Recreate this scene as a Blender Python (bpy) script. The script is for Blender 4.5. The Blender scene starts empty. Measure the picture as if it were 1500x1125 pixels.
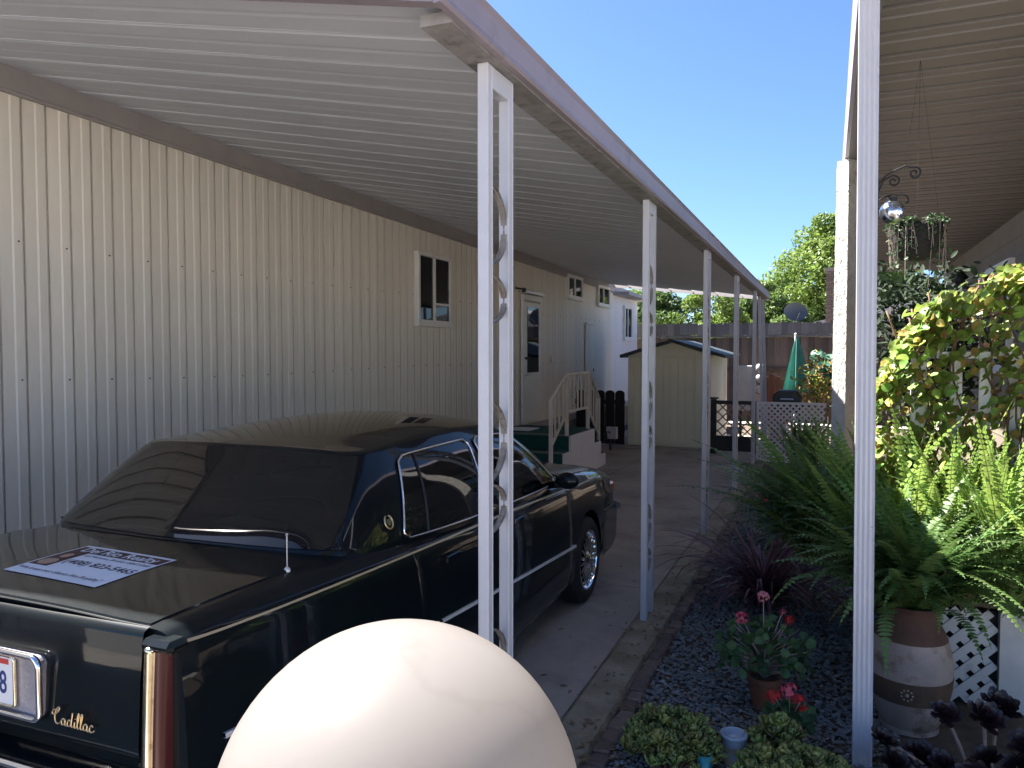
import bpy, bmesh, math, random
import numpy as np
from mathutils import Vector, Matrix, Euler
R = math.radians
SC = bpy.context.scene
COL = SC.collection
rng = random.Random(7)
nrg = np.random.default_rng(7)

# ------------------------------------------------------------------ camera, sky, sun
PITCH, YAW = R(2.261), R(22.405)
camd = bpy.data.cameras.new("camera"); cam = bpy.data.objects.new("camera", camd); COL.objects.link(cam)
camd.sensor_width = 36.0; camd.lens = 36.0 * 1127 / 1500; camd.clip_start = 0.05; camd.clip_end = 2000
cam.location = (0, 0, 1.65)
cam.rotation_euler = (R(90) - PITCH, 0, YAW)
SC.camera = cam
SUN_AZ = Vector((-0.98, 0.20, 0)).normalized(); SUN_EL = R(52.5)
world = bpy.data.worlds.new("World"); SC.world = world; world.use_nodes = True
wn = world.node_tree; bg = wn.nodes["Background"]
sky = wn.nodes.new("ShaderNodeTexSky"); sky.sky_type = 'NISHITA'; sky.sun_disc = False
sky.sun_elevation = SUN_EL; sky.sun_rotation = math.atan2(SUN_AZ.x, SUN_AZ.y)
sky.air_density = 0.8; sky.dust_density = 0.8; sky.ozone_density = 9.0
wn.links.new(sky.outputs[0], bg.inputs[0]); bg.inputs[1].default_value = 0.05
sund = bpy.data.lights.new("sun", 'SUN'); sun = bpy.data.objects.new("sun", sund); COL.objects.link(sun)
sund.energy = 5.0; sund.angle = R(0.5); sund.color = (1.0, 0.94, 0.86)
sd = Vector((SUN_AZ.x * math.cos(SUN_EL), SUN_AZ.y * math.cos(SUN_EL), math.sin(SUN_EL)))
sun.rotation_euler = sd.to_track_quat('Z', 'Y').to_euler(); sun.location = (0, 0, 30)
SC.view_settings.view_transform = 'Standard'; SC.view_settings.look = 'None'
SC.view_settings.gamma = 1.0; SC.view_settings.exposure = 2.45

# ------------------------------------------------------------------ materials
def mat(name, col, rough=.5, metal=0., var=.15, scale=6., bump=0., bscale=60., col2=None, thr=.6, s2=None,
        rnd=0., coat=0., stretch=(1, 1, 1), spec=.5, translucent=0., hue=0., soft=.06, sss=0., alpha=None):
    m = bpy.data.materials.new(name); m.use_nodes = True; nt = m.node_tree; N = nt.nodes; L = nt.links
    b = N["Principled BSDF"]; out = N["Material Output"]
    tc = N.new("ShaderNodeTexCoord"); mp = N.new("ShaderNodeMapping"); mp.inputs['Scale'].default_value = stretch
    L.new(tc.outputs['Object'], mp.inputs[0])
    nz = N.new("ShaderNodeTexNoise"); nz.inputs['Scale'].default_value = scale; nz.inputs['Detail'].default_value = 6
    nz.inputs['Roughness'].default_value = .62
    L.new(mp.outputs[0], nz.inputs[0])
    rp = N.new("ShaderNodeValToRGB"); e = rp.color_ramp.elements
    e[0].position = .3; e[1].position = .7
    e[0].color = (*[c * (1 - var) for c in col], 1); e[1].color = (*[min(1, c * (1 + var)) for c in col], 1)
    L.new(nz.outputs[0], rp.inputs[0]); cur = rp.outputs[0]
    if col2 is not None:
        n2 = N.new("ShaderNodeTexNoise"); n2.inputs['Scale'].default_value = s2 or scale * .5; n2.inputs['Detail'].default_value = 7
        n2.inputs['Roughness'].default_value = .65
        L.new(mp.outputs[0], n2.inputs[0])
        r2 = N.new("ShaderNodeValToRGB"); r2.color_ramp.elements[0].position = thr - soft; r2.color_ramp.elements[1].position = thr + soft
        L.new(n2.outputs[0], r2.inputs[0])
        mx = N.new("ShaderNodeMix"); mx.data_type = 'RGBA'; L.new(r2.outputs[0], mx.inputs[0]); L.new(cur, mx.inputs[6])
        mx.inputs[7].default_value = (*col2, 1); cur = mx.outputs[2]
    if rnd or hue:
        oi = N.new("ShaderNodeObjectInfo"); hs = N.new("ShaderNodeHueSaturation")
        mr = N.new("ShaderNodeMapRange"); mr.inputs[3].default_value = 1 - rnd; mr.inputs[4].default_value = 1 + rnd
        L.new(oi.outputs['Random'], mr.inputs[0]); L.new(mr.outputs[0], hs.inputs['Value'])
        if hue:
            ml = N.new("ShaderNodeMath"); ml.operation = 'MULTIPLY'; ml.inputs[1].default_value = 7.31; L.new(oi.outputs['Random'], ml.inputs[0])
            fr = N.new("ShaderNodeMath"); fr.operation = 'FRACT'; L.new(ml.outputs[0], fr.inputs[0])
            m2 = N.new("ShaderNodeMapRange"); m2.inputs[3].default_value = .5 - hue; m2.inputs[4].default_value = .5 + hue
            L.new(fr.outputs[0], m2.inputs[0]); L.new(m2.outputs[0], hs.inputs['Hue'])
        L.new(cur, hs.inputs['Color']); cur = hs.outputs[0]
    L.new(cur, b.inputs['Base Color'])
    b.inputs['Roughness'].default_value = rough; b.inputs['Metallic'].default_value = metal
    b.inputs['Specular IOR Level'].default_value = spec
    if coat:
        b.inputs['Coat Weight'].default_value = coat; b.inputs['Coat Roughness'].default_value = .035; b.inputs['Coat IOR'].default_value = 1.36
    if sss:
        b.inputs['Subsurface Weight'].default_value = sss; b.inputs['Subsurface Radius'].default_value = (.2, .18, .16); b.inputs['Subsurface Scale'].default_value = 1.0
    if bump:
        n3 = N.new("ShaderNodeTexNoise"); n3.inputs['Scale'].default_value = bscale; n3.inputs['Detail'].default_value = 5
        L.new(mp.outputs[0], n3.inputs[0])
        bp = N.new("ShaderNodeBump"); bp.inputs['Strength'].default_value = bump; bp.inputs['Distance'].default_value = .01
        L.new(n3.outputs[0], bp.inputs['Height']); L.new(bp.outputs[0], b.inputs['Normal'])
    if translucent:
        tr = N.new("ShaderNodeBsdfTranslucent"); L.new(cur, tr.inputs[0])
        ms = N.new("ShaderNodeMixShader"); ms.inputs[0].default_value = translucent
        L.new(b.outputs[0], ms.inputs[1]); L.new(tr.outputs[0], ms.inputs[2]); L.new(ms.outputs[0], out.inputs[0])
    return m

def glass_mat(name, tint, tintmix, rough=.02):
    """thin tinted glass: a transparent tint with a real reflection on top"""
    m = bpy.data.materials.new(name); m.use_nodes = True; nt = m.node_tree; N = nt.nodes; L = nt.links
    out = N["Material Output"]; N.remove(N["Principled BSDF"])
    tp = N.new("ShaderNodeBsdfTransparent"); tp.inputs[0].default_value = (*tint, 1)
    df = N.new("ShaderNodeBsdfDiffuse"); df.inputs[0].default_value = (.012, .014, .016, 1)
    m1 = N.new("ShaderNodeMixShader"); m1.inputs[0].default_value = tintmix
    L.new(tp.outputs[0], m1.inputs[1]); L.new(df.outputs[0], m1.inputs[2])
    gl = N.new("ShaderNodeBsdfGlossy"); gl.inputs['Roughness'].default_value = rough
    fr = N.new("ShaderNodeFresnel"); fr.inputs[0].default_value = 1.55
    m2 = N.new("ShaderNodeMixShader"); L.new(fr.outputs[0], m2.inputs[0]); L.new(m1.outputs[0], m2.inputs[1]); L.new(gl.outputs[0], m2.inputs[2])
    L.new(m2.outputs[0], out.inputs[0])
    return m

M = {}
def mk(k, *a, **kw): M[k] = mat(k, *a, **kw)
mk('concrete', (.40, .35, .30), .8, var=.25, scale=2.6, bump=.25, bscale=90, col2=(.22, .185, .16), thr=.57, s2=1.3, soft=.10)
mk('kerb_concrete', (.33, .28, .20), .85, var=.25, scale=5, bump=.4, bscale=70, col2=(.2, .16, .10), thr=.52, s2=2.2, soft=.1)
mk('dry_ground', (.50, .46, .41), .95, var=.2, scale=.8, bump=.4, bscale=30)
mk('soil', (.10, .075, .055), .95, var=.4, scale=9, bump=.6, bscale=40)
mk('asphalt', (.32, .31, .30), .9, var=.25, scale=20, bump=.4, bscale=120)
mk('slate_stone', (.17, .185, .185), .7, var=.35, scale=25, col2=(.34, .36, .38), thr=.62, s2=11)
mk('edging_brick', (.16, .115, .095), .9, var=.3, scale=14, bump=.5, bscale=60, rnd=.3)
mk('siding', (.80, .75, .66), .5, var=.07, scale=3, stretch=(1, 1, .25), rnd=.05, col2=(.64, .58, .49), thr=.60, s2=2.2, soft=.16, bump=.35, bscale=2.2)
mk('siding_skylit', (.76, .74, .76), .5, var=.05, scale=3, rnd=.03)  # same siding past the carport roof, its skylight put into the colour
mk('grey_trim', (.34, .315, .31), .55, var=.08, scale=4)
mk('white_paint', (.78, .77, .74), .4, var=.05, scale=6, col2=(.55, .5, .42), thr=.66, s2=5, soft=.08)
mk('post_paint', (.52, .53, .58), .35, var=.05, scale=8, col2=(.30, .17, .10), thr=.695, s2=9, soft=.02)
mk('old_post_paint', (.58, .55, .51), .7, var=.12, scale=14, bump=.8, bscale=40, col2=(.42, .36, .30), thr=.6, s2=9)
mk('ceiling_paint', (.56, .58, .63), .5, var=.07, scale=1.6, stretch=(.5, 1, 1), col2=(.50, .51, .54), thr=.62, s2=.9, soft=.14, rnd=.035)
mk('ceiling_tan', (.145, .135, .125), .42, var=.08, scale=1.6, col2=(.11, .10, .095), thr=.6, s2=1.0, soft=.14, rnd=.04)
mk('gutter_paint', (.27, .235, .27), .4, var=.08, scale=3, col2=(.20, .17, .18), thr=.62, s2=3)
mk('dirty_beam', (.24, .23, .23), .7, var=.25, scale=14, col2=(.11, .10, .10), thr=.60, s2=10)
mk('aluminium', (.62, .62, .62), .35, metal=.7, var=.06)
mk('dark_metal', (.035, .035, .04), .5, metal=.3, var=.2)
mk('black_paint', (.018, .018, .02), .55, var=.2)
mk('scroll_iron', (.25, .235, .21), .55, var=.25, scale=20, col2=(.16, .11, .08), thr=.58, s2=30)
mk('car_paint', (.004, .007, .0095), .4, var=.1, coat=.8, spec=.05)
mk('car_cladding', (.014, .02, .024), .35, coat=.4, var=.1)
mk('chrome', (.82, .82, .82), .09, metal=1, var=.02)
mk('chrome_aged', (.75, .68, .52), .2, metal=1, var=.15, scale=30, col2=(.35, .25, .14), thr=.62, s2=40)
mk('bright_trim', (.80, .80, .82), .25, metal=.35, var=.03)
mk('pinstripe', (.42, .34, .22), .4, var=.05)
mk('gold', (.72, .55, .34), .28, metal=.9, var=.1)
mk('tyre', (.016, .016, .017), .8, var=.2, bump=.2)
mk('red_lens', (.05, .004, .007), .3, var=.1, coat=.2)
mk('amber_lens', (.5, .16, .03), .15, var=.1, coat=.5)
mk('clear_lens', (.62, .63, .64), .1, var=.1, coat=.5)
mk('silver_panel', (.42, .40, .44), .38, metal=.55, var=.25, scale=9, bump=.25, bscale=90)
mk('plate_white', (.78, .79, .82), .4, var=.03)
mk('plate_blue', (.03, .05, .18), .5, var=.03)
mk('sticker_red', (.55, .06, .05), .5, var=.05)
mk('sign_white', (.74, .76, .82), .55, var=.03)
mk('sign_maroon', (.045, .012, .014), .6, var=.08)
mk('sign_ink', (.035, .03, .06), .6, var=.05)
mk('skin_print', (.45, .28, .2), .6, var=.1)
mk('paper', (.75, .76, .8), .8, var=.03)
mk('seat_leather', (.06, .055, .05), .6, var=.2)
mk('sunshade_foil', (.85, .87, .85), .4, metal=.15, var=.1, scale=7, bump=1.0, bscale=14)
mk('interior_dark', (.012, .012, .013), .8, var=.2)
mk('green_carpet', (.012, .075, .062), .95, var=.3, scale=30, bump=.5, bscale=300)
mk('carpet_edge', (.16, .18, .15), .8, var=.2, scale=20)
mk('stair_white', (.74, .71, .70), .6, var=.05, col2=(.5, .45, .42), thr=.68, s2=3)
mk('rail_paint', (.66, .60, .52), .45, var=.12, col2=(.25, .15, .09), thr=.68, s2=12)
mk('shed_yellow', (.82, .78, .60), .5, var=.05, scale=3, rnd=.02)
mk('shed_bounce', (.80, .75, .64), .5, var=.05, scale=3)  # right shed wall, bounced light put into the colour
mk('shed_roof', (.035, .05, .05), .6, var=.2)
mk('fence_wood', (.15, .11, .08), .85, var=.35, scale=5, stretch=(3, 3, .35), rnd=.45, hue=.012, bump=.4, bscale=30, col2=(.14, .095, .08), thr=.58, s2=3)
mk('fence_wood_grey', (.18, .158, .138), .9, var=.3, scale=5, stretch=(3, 3, .35), rnd=.35, bump=.4, bscale=30, col2=(.15, .12, .11), thr=.58, s2=3)
mk('fence_dark', (.012, .011, .011), .85, var=.3, scale=8, stretch=(3, 3, .5), rnd=.25)
mk('redwood', (.30, .085, .055), .75, var=.25, scale=6, stretch=(4, 4, .5), rnd=.2)
mk('cabinet_grey', (.56, .53, .55), .5, var=.06)
mk('lattice_white', (.76, .74, .73), .5, var=.06, scale=8, col2=(.45, .4, .36), thr=.66, s2=6)
mk('lattice_pale', (.55, .56, .55), .6, var=.1, scale=6, col2=(.36, .36, .34), thr=.6, s2=4)
mk('umbrella_teal', (.17, .42, .36), .8, var=.15, scale=4, bump=.2, bscale=120, translucent=.3)
mk('grill_black', (.012, .014, .014), .35, var=.2)
mk('dish_grey', (.09, .095, .10), .5, var=.1)
mk('chimney_brick', (.085, .06, .052), .9, var=.3, scale=10, rnd=.25)
mk('mortar', (.12, .11, .10), .95, var=.2)
mk('roof_grey', (.22, .22, .24), .8, var=.15)
mk('stucco', (.20, .17, .14), .85, var=.1, bump=.4, bscale=100)
mk('deck_wood', (.13, .10, .08), .85, var=.25, scale=6, stretch=(4, .4, 4))
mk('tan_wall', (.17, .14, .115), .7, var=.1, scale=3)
mk('iron', (.02, .02, .022), .5, metal=.5, var=.2)
mk('mirror_ball', (.50, .54, .60), .14, metal=.95, var=.3, scale=18, bump=.5, bscale=30)
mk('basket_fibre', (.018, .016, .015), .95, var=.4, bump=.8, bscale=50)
mk('terracotta', (.26, .095, .05), .8, var=.2, scale=10, bump=.2, bscale=60)
mk('terracotta_dark', (.085, .045, .033), .85, var=.25, scale=9, bump=.3, bscale=60)
mk('urn_white', (.30, .26, .235), .8, var=.16, scale=8, bump=.4, bscale=40, col2=(.15, .10, .08), thr=.58, s2=6)
mk('urn_brown', (.085, .055, .038), .8, var=.25, scale=10, bump=.3, bscale=50)
mk('pot_blue', (.36, .42, .50), .4, var=.1)
mk('pot_band', (.40, .33, .25), .5, var=.1)
mk('pot_teal', (.02, .22, .25), .3, var=.2)
mk('globe_glass', (.40, .375, .36), .35, var=.03, scale=2.5, coat=.15, translucent=.6, col2=(.375, .35, .335), thr=.60, s2=3.0, soft=.03)
mk('lamp_black', (.03, .03, .03), .4, metal=.5, var=.1)
mk('bark', (.13, .095, .07), .9, var=.35, scale=9, stretch=(2, 2, .5), bump=.7, bscale=25)
mk('bark_pale', (.30, .22, .17), .9, var=.3, scale=12)
mk('stem_brown', (.17, .10, .06), .8, var=.3)
mk('stem_pale', (.28, .22, .19), .8, var=.25, scale=20)
mk('fern_green', (.095, .175, .05), .5, var=.3, scale=5, rnd=.35, hue=.018, translucent=.38)
mk('fern_sun', (.21, .32, .075), .5, var=.3, scale=5, rnd=.3, hue=.02, translucent=.45)  # lighter copy of fern_green with sunlight put into the leaf colour
mk('fern_rachis', (.10, .11, .035), .6, var=.3)
mk('leaf_vine', (.25, .40, .085), .45, var=.25, scale=12, rnd=.4, hue=.03, translucent=.45)
mk('leaf_yellow', (.52, .42, .11), .5, var=.25, scale=12, rnd=.3, hue=.025, translucent=.42)
mk('leaf_rust', (.24, .12, .05), .6, var=.35, scale=12, rnd=.35, translucent=.35)
mk('dry_leaf', (.20, .13, .07), .8, var=.5, scale=9)
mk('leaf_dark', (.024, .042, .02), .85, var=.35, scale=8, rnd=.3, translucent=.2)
mk('leaf_geranium', (.05, .11, .035), .55, var=.3, scale=10, rnd=.3, translucent=.3)
mk('leaf_jade', (.22, .25, .07), .35, var=.45, scale=9, rnd=.5, hue=.035, translucent=.12)
mk('leaf_aeonium', (.020, .009, .013), .35, var=.4, scale=9, rnd=.3)
mk('leaf_cordyline', (.15, .065, .085), .4, var=.4, scale=5, rnd=.5, translucent=.15)
mk('leaf_teal', (.06, .15, .10), .5, var=.3, rnd=.2, translucent=.3)
mk('tree_leaf', (.17, .25, .05), .5, var=.4, scale=1.4, translucent=.45, col2=(.10, .17, .04), thr=.58, s2=.7)
mk('tree_leaf_deep', (.11, .18, .04), .5, var=.4, scale=1.4, translucent=.42, col2=(.07, .12, .03), thr=.56, s2=.7)
mk('petal_pink', (.62, .10, .16), .6, var=.25, scale=20, rnd=.2, translucent=.3)
mk('petal_red', (.55, .03, .03), .6, var=.2, scale=20, rnd=.2, translucent=.3)
mk('petal_pale', (.68, .26, .30), .6, var=.2, scale=20, rnd=.2, translucent=.3)
mk('leaf_orange', (.34, .19, .05), .6, var=.3, scale=10, rnd=.3, translucent=.4)
def globe_stain():
    m = M['globe_glass']; nt = m.node_tree; N = nt.nodes; L = nt.links; b = N['Principled BSDF']; src = b.inputs['Base Color'].links[0].from_socket
    tc = N.new("ShaderNodeTexCoord"); nz = N.new("ShaderNodeTexNoise"); nz.inputs['Scale'].default_value = 4.5; nz.inputs['Detail'].default_value = 4
    L.new(tc.outputs['Object'], nz.inputs[0]); rp = N.new("ShaderNodeValToRGB"); e = rp.color_ramp.elements
    e[0].position = .485; e[0].color = (0, 0, 0, 1); e[1].position = .515; e[1].color = (0, 0, 0, 1); k = e.new(.50); k.color = (1, 1, 1, 1)
    L.new(nz.outputs[0], rp.inputs[0]); mu = N.new("ShaderNodeMath"); mu.operation = 'MULTIPLY'; mu.inputs[1].default_value = .13; L.new(rp.outputs[0], mu.inputs[0])
    mx = N.new("ShaderNodeMix"); mx.data_type = 'RGBA'; L.new(mu.outputs[0], mx.inputs[0]); L.new(src, mx.inputs[6]); mx.inputs[7].default_value = (.10, .08, .06, 1); L.new(mx.outputs[2], b.inputs['Base Color'])
globe_stain()
M['tint_glass'] = glass_mat('tint_glass', (.10, .11, .12), .62)
M['side_glass'] = glass_mat('side_glass', (.42, .46, .46), .12)
M['clear_glass'] = glass_mat('clear_glass', (.80, .84, .82), .03)
M['house_glass'] = glass_mat('house_glass', (.16, .19, .20), .55)

# ------------------------------------------------------------------ geometry helpers
class MB:
    def __init__(s): s.v = []; s.f = []
    def add(s, vs, fs):
        o = len(s.v); s.v += [tuple(map(float, p)) for p in vs]; s.f += [tuple(i + o for i in f) for f in fs]; return s
    def box(s, a, b, bev=0.0):
        (x0, y0, z0), (x1, y1, z1) = a, b
        x0, x1 = min(x0, x1), max(x0, x1); y0, y1 = min(y0, y1), max(y0, y1); z0, z1 = min(z0, z1), max(z0, z1)
        return s.add([(x0, y0, z0), (x1, y0, z0), (x1, y1, z0), (x0, y1, z0), (x0, y0, z1), (x1, y0, z1), (x1, y1, z1), (x0, y1, z1)],
                     [(0, 3, 2, 1), (4, 5, 6, 7), (0, 1, 5, 4), (1, 2, 6, 5), (2, 3, 7, 6), (3, 0, 4, 7)])
    def bar(s, p, q, w, d=None, up=(0, 0, 1)):
        """rectangular bar from p to q"""
        d = d or w; p = Vector(p); q = Vector(q); t = (q - p).normalized(); u = Vector(up)
        if abs(t.dot(u)) > .98: u = Vector((1, 0, 0))
        a = t.cross(u).normalized() * w / 2; b = a.normalized().cross(t) * d / 2
        vs = [p - a - b, p + a - b, p + a + b, p - a + b, q - a - b, q + a - b, q + a + b, q - a + b]
        return s.add(vs, [(0, 3, 2, 1), (4, 5, 6, 7), (0, 1, 5, 4), (1, 2, 6, 5), (2, 3, 7, 6), (3, 0, 4, 7)])
    def tube(s, path, r, n=8, closed=False, cap=True):
        P = [Vector(p) for p in path]; k = len(P); rs = r if hasattr(r, '__len__') else [r] * k
        o = len(s.v); prev = None
        for i, p in enumerate(P):
            if closed: t = (P[(i + 1) % k] - P[i - 1])
            else: t = P[min(i + 1, k - 1)] - P[max(i - 1, 0)]
            t = t.normalized() if t.length > 1e-9 else Vector((0, 0, 1))
            if prev is None:
                u = Vector((0, 0, 1)) if abs(t.z) < .9 else Vector((1, 0, 0)); a = t.cross(u).normalized()
            else:
                a = (prev - t * prev.dot(t)); a = a.normalized() if a.length > 1e-6 else t.orthogonal().normalized()
            prev = a; b = t.cross(a)
            for j in range(n):
                an = 2 * math.pi * j / n; s.v.append(tuple(p + (a * math.cos(an) + b * math.sin(an)) * rs[i]))
        m = k if closed else k - 1
        for i in range(m):
            for j in range(n):
                A = o + i * n; B = o + ((i + 1) % k) * n
                s.f.append((A + j, A + (j + 1) % n, B + (j + 1) % n, B + j))
        if cap and not closed:
            s.f.append(tuple(o + j for j in reversed(range(n)))); s.f.append(tuple(o + (k - 1) * n + j for j in range(n)))
        return s
    def lathe(s, prof, c=(0, 0, 0), n=24, ax='z'):
        o = len(s.v); k = len(prof)
        for r, z in prof:
            for j in range(n):
                a = 2 * math.pi * j / n; x, y = r * math.cos(a), r * math.sin(a)
                p = (x, y, z) if ax == 'z' else ((z, x, y) if ax == 'x' else (x, z, y))
                s.v.append((c[0] + p[0], c[1] + p[1], c[2] + p[2]))
        for i in range(k - 1):
            for j in range(n):
                A = o + i * n; B = A + n; s.f.append((A + j, A + (j + 1) % n, B + (j + 1) % n, B + j))
        return s
    def grid(s, P, closed_u=False):
        h = len(P); w = len(P[0]); o = len(s.v)
        for row in P: s.v += [tuple(map(float, p)) for p in row]
        for i in range(h - 1):
            for j in range(w - 1 if not closed_u else w):
                s.f.append((o + i * w + j, o + i * w + (j + 1) % w, o + (i + 1) * w + (j + 1) % w, o + (i + 1) * w + j))
        return s
    def prism(s, poly, ax, a, b):
        """extrude a 2D polygon along axis ax from a to b (poly in the two other axes, in xyz order)"""
        n = len(poly); o = len(s.v)
        for t in (a, b):
            for u, v in poly:
                s.v.append({'x': (t, u, v), 'y': (u, t, v), 'z': (u, v, t)}[ax])
        s.f.append(tuple(o + i for i in range(n))); s.f.append(tuple(o + n + i for i in reversed(range(n))))
        for i in range(n): s.f.append((o + i, o + n + i, o + n + (i + 1) % n, o + (i + 1) % n))
        return s
    def ball(s, c, r, n=16, m=10, sc=(1, 1, 1)):
        P = []
        for i in range(m + 1):
            ph = -math.pi / 2 + math.pi * i / m
            P.append([(c[0] + r * sc[0] * math.cos(ph) * math.cos(2 * math.pi * j / n), c[1] + r * sc[1] * math.cos(ph) * math.sin(2 * math.pi * j / n), c[2] + r * sc[2] * math.sin(ph)) for j in range(n)])
        return s.grid(P, True)
    def mesh(s, name, off=(0, 0, 0), smooth=False, fix=False):
        me = bpy.data.meshes.new(name)
        me.from_pydata([(x - off[0], y - off[1], z - off[2]) for x, y, z in s.v], [], s.f)
        if fix:
            b = bmesh.new(); b.from_mesh(me); bmesh.ops.remove_doubles(b, verts=b.verts, dist=1e-5)
            bmesh.ops.recalc_face_normals(b, faces=b.faces); b.to_mesh(me); b.free()
        if smooth: me.polygons.foreach_set('use_smooth', [True] * len(me.polygons))
        me.update(); return me
    def build(s, name, m, parent=None, smooth=False, label=None, kind=None, bevel=0, fix=True, auto=None):
        off = woff(parent)
        me = s.mesh(name, off, smooth, fix)
        for mm in (m if isinstance(m, (list, tuple)) else [m]): me.materials.append(M[mm] if isinstance(mm, str) else mm)
        if bevel:
            b = bmesh.new(); b.from_mesh(me)
            bmesh.ops.bevel(b, geom=b.edges[:], offset=bevel, segments=1, affect='EDGES', clamp_overlap=True); b.to_mesh(me); b.free()
        if auto: me.set_sharp_from_angle(angle=R(auto))
        return link(name, me, parent, label, kind)

def woff(o):
    x = Vector((0, 0, 0))
    while o is not None: x = x + o.location; o = o.parent
    return x
def link(name, me, parent=None, label=None, kind=None, loc=None, rot=None, scale=None):
    o = bpy.data.objects.new(name, me); COL.objects.link(o)
    if parent is not None: o.parent = parent
    if loc is not None: o.location = loc
    if rot is not None: o.rotation_euler = rot
    if scale is not None: o.scale = scale
    if label: o['label'] = label
    if kind: o['kind'] = kind
    return o
def tag(o, label=None, cat=None, group=None, kind=None):
    if label: o['label'] = label
    if cat: o['category'] = cat
    if group: o['group'] = group
    if kind: o['kind'] = kind
    return o
def thing(name, loc, label, cat, group=None):
    o = bpy.data.objects.new(name, None); COL.objects.link(o); o.location = loc; o.empty_display_size = .2
    return tag(o, label, cat, group)
def copy_tree(o, parent=None):
    c = o.copy(); COL.objects.link(c)
    if parent is not None: c.parent = parent
    for ch in list(o.children): copy_tree(ch, c)
    return c
def cr(P, n):
    """Catmull-Rom through points, n samples per span"""
    P = [np.array(p, float) for p in P]; out = []
    for i in range(len(P) - 1):
        p0 = P[max(i - 1, 0)]; p1 = P[i]; p2 = P[i + 1]; p3 = P[min(i + 2, len(P) - 1)]
        for k in range(n):
            t = k / n; out.append(.5 * (2 * p1 + (p2 - p0) * t + (2 * p0 - 5 * p1 + 4 * p2 - p3) * t * t + (3 * p1 - p0 - 3 * p2 + p3) * t ** 3))
    out.append(P[-1]); return out
def text_mesh(body, size, shear=0., offset=0., align='CENTER', spacing=1., depth=.0004):
    c = bpy.data.curves.new('lettering', 'FONT'); c.body = body; c.size = size; c.shear = shear; c.offset = offset
    c.align_x = align; c.align_y = 'CENTER'; c.space_character = spacing; c.extrude = depth; c.resolution_u = 3
    o = bpy.data.objects.new('lettering', c); COL.objects.link(o)
    bpy.context.view_layer.update()
    me = bpy.data.meshes.new_from_object(o.evaluated_get(bpy.context.evaluated_depsgraph_get()))
    bpy.data.objects.remove(o); bpy.data.curves.remove(c); return me
def lettering(body, size, m, mtx, parent, **kw):
    me = text_mesh(body, size, **kw); me.transform(Matrix.Translation(-woff(parent)) @ mtx); me.materials.clear(); me.materials.append(M[m])
    return link('lettering', me, parent)

# ------------------------------------------------------------------ ground
g = MB(); g.add([(-400, -400, -.02), (400, -400, -.02), (400, 400, -.02), (-400, 400, -.02)], [(0, 1, 2, 3)])
tag(g.build('ground', 'dry_ground'), kind='structure')
g = MB().box((-60, -14, -.3), (60, -3.2, -.012)); tag(g.build('road', 'asphalt'), kind='structure')
drv = MB().box((-4.6, -3.18, -.25), (-1.1, 16.2, -.012)).build('driveway', 'concrete'); tag(drv, kind='structure')
ys = [-3.18, -.4, 2.4, 5.3, 8.2, 11.0, 13.2, 16.2]
for a, b in zip(ys[:-1], ys[1:]):
    MB().box((-4.58, a + .006, -.06), (-2.75, b - .006, .0)).build('slab', 'concrete', drv, bevel=.004)
    MB().box((-2.738, a + .006, -.06), (-1.10, b - .006, .0)).build('slab', 'concrete', drv, bevel=.004)
kb = MB()
kb.grid([[(-1.092, y, .004 + .004 * math.sin(y * 3)), (-1.07, y, .018), (-.90, y, .02 + .005 * math.sin(y * 2.1)), (-.875, y, -.02)] for y in np.linspace(2.2, 14.3, 60)])
tag(kb.build('kerb_strip', 'kerb_concrete'), kind='structure')
bed = MB().box((-.88, -3.18, -.2), (1.9, 12.3, -.004)).build('gravel_base', 'soil'); tag(bed, kind='structure')
tag(MB().box((-8, 16.25, -.2), (-1.0, 18.95, -.004)).build('back_yard', 'soil'), kind='structure')
yard = MB().box((-1.0, 12.35, -.2), (3.5, 18.9, -.002)).build('back_patio', 'soil'); tag(yard, kind='structure')
# brick edging along the bed
edge = MB().box((-.872, 2.25, -.1), (-.80, 9.6, .002)).build('brick_edging', 'soil'); tag(edge, kind='structure')
bm_ = MB().box((-.036, -.047, -.04), (.036, .047, .03)).mesh('brick'); bm_.materials.append(M['edging_brick'])
bb = bmesh.new(); bb.from_mesh(bm_); bmesh.ops.bevel(bb, geom=bb.edges[:], offset=.008, segments=1, affect='EDGES'); bb.to_mesh(bb and bm_); bb.free()
y = 2.3
while y < 9.5:
    link('brick', bm_, edge, loc=(-.836 + rng.uniform(-.008, .008), y, rng.uniform(-.006, .008)), rot=(rng.uniform(-.05, .05), rng.uniform(-.08, .08), rng.uniform(-.08, .08)))
    y += .104
# gravel stones, one loose mass
def scatter_stones(n, x0, x1, y0, y1, smin, smax):
    base = np.array([(1, 0, 0), (-1, 0, 0), (0, 1, 0), (0, -1, 0), (0, 0, 1), (0, 0, -1)], float)
    F = np.array([(0, 2, 4), (2, 1, 4), (1, 3, 4), (3, 0, 4), (2, 0, 5), (1, 2, 5), (3, 1, 5), (0, 3, 5)])
    P = nrg.uniform([x0, y0], [x1, y1], (n, 2)); sz = nrg.uniform(smin, smax, n)
    V = base[None] * nrg.uniform(.55, 1.25, (n, 6, 1)) + nrg.normal(0, .15, (n, 6, 3))
    V = V * sz[:, None, None] * np.array([1, 1, .6]); a = nrg.uniform(0, 6.28, n)
    c, s_ = np.cos(a)[:, None], np.sin(a)[:, None]
    X = V[:, :, 0] * c - V[:, :, 1] * s_ + P[:, :1]; Y = V[:, :, 0] * s_ + V[:, :, 1] * c + P[:, 1:]
    Z = V[:, :, 2] + nrg.uniform(-.002, .014, (n, 1))
    return np.stack([X, Y, Z], 2).reshape(-1, 3), (F[None] + 6 * np.arange(n)[:, None, None]).reshape(-1, 3)
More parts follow.
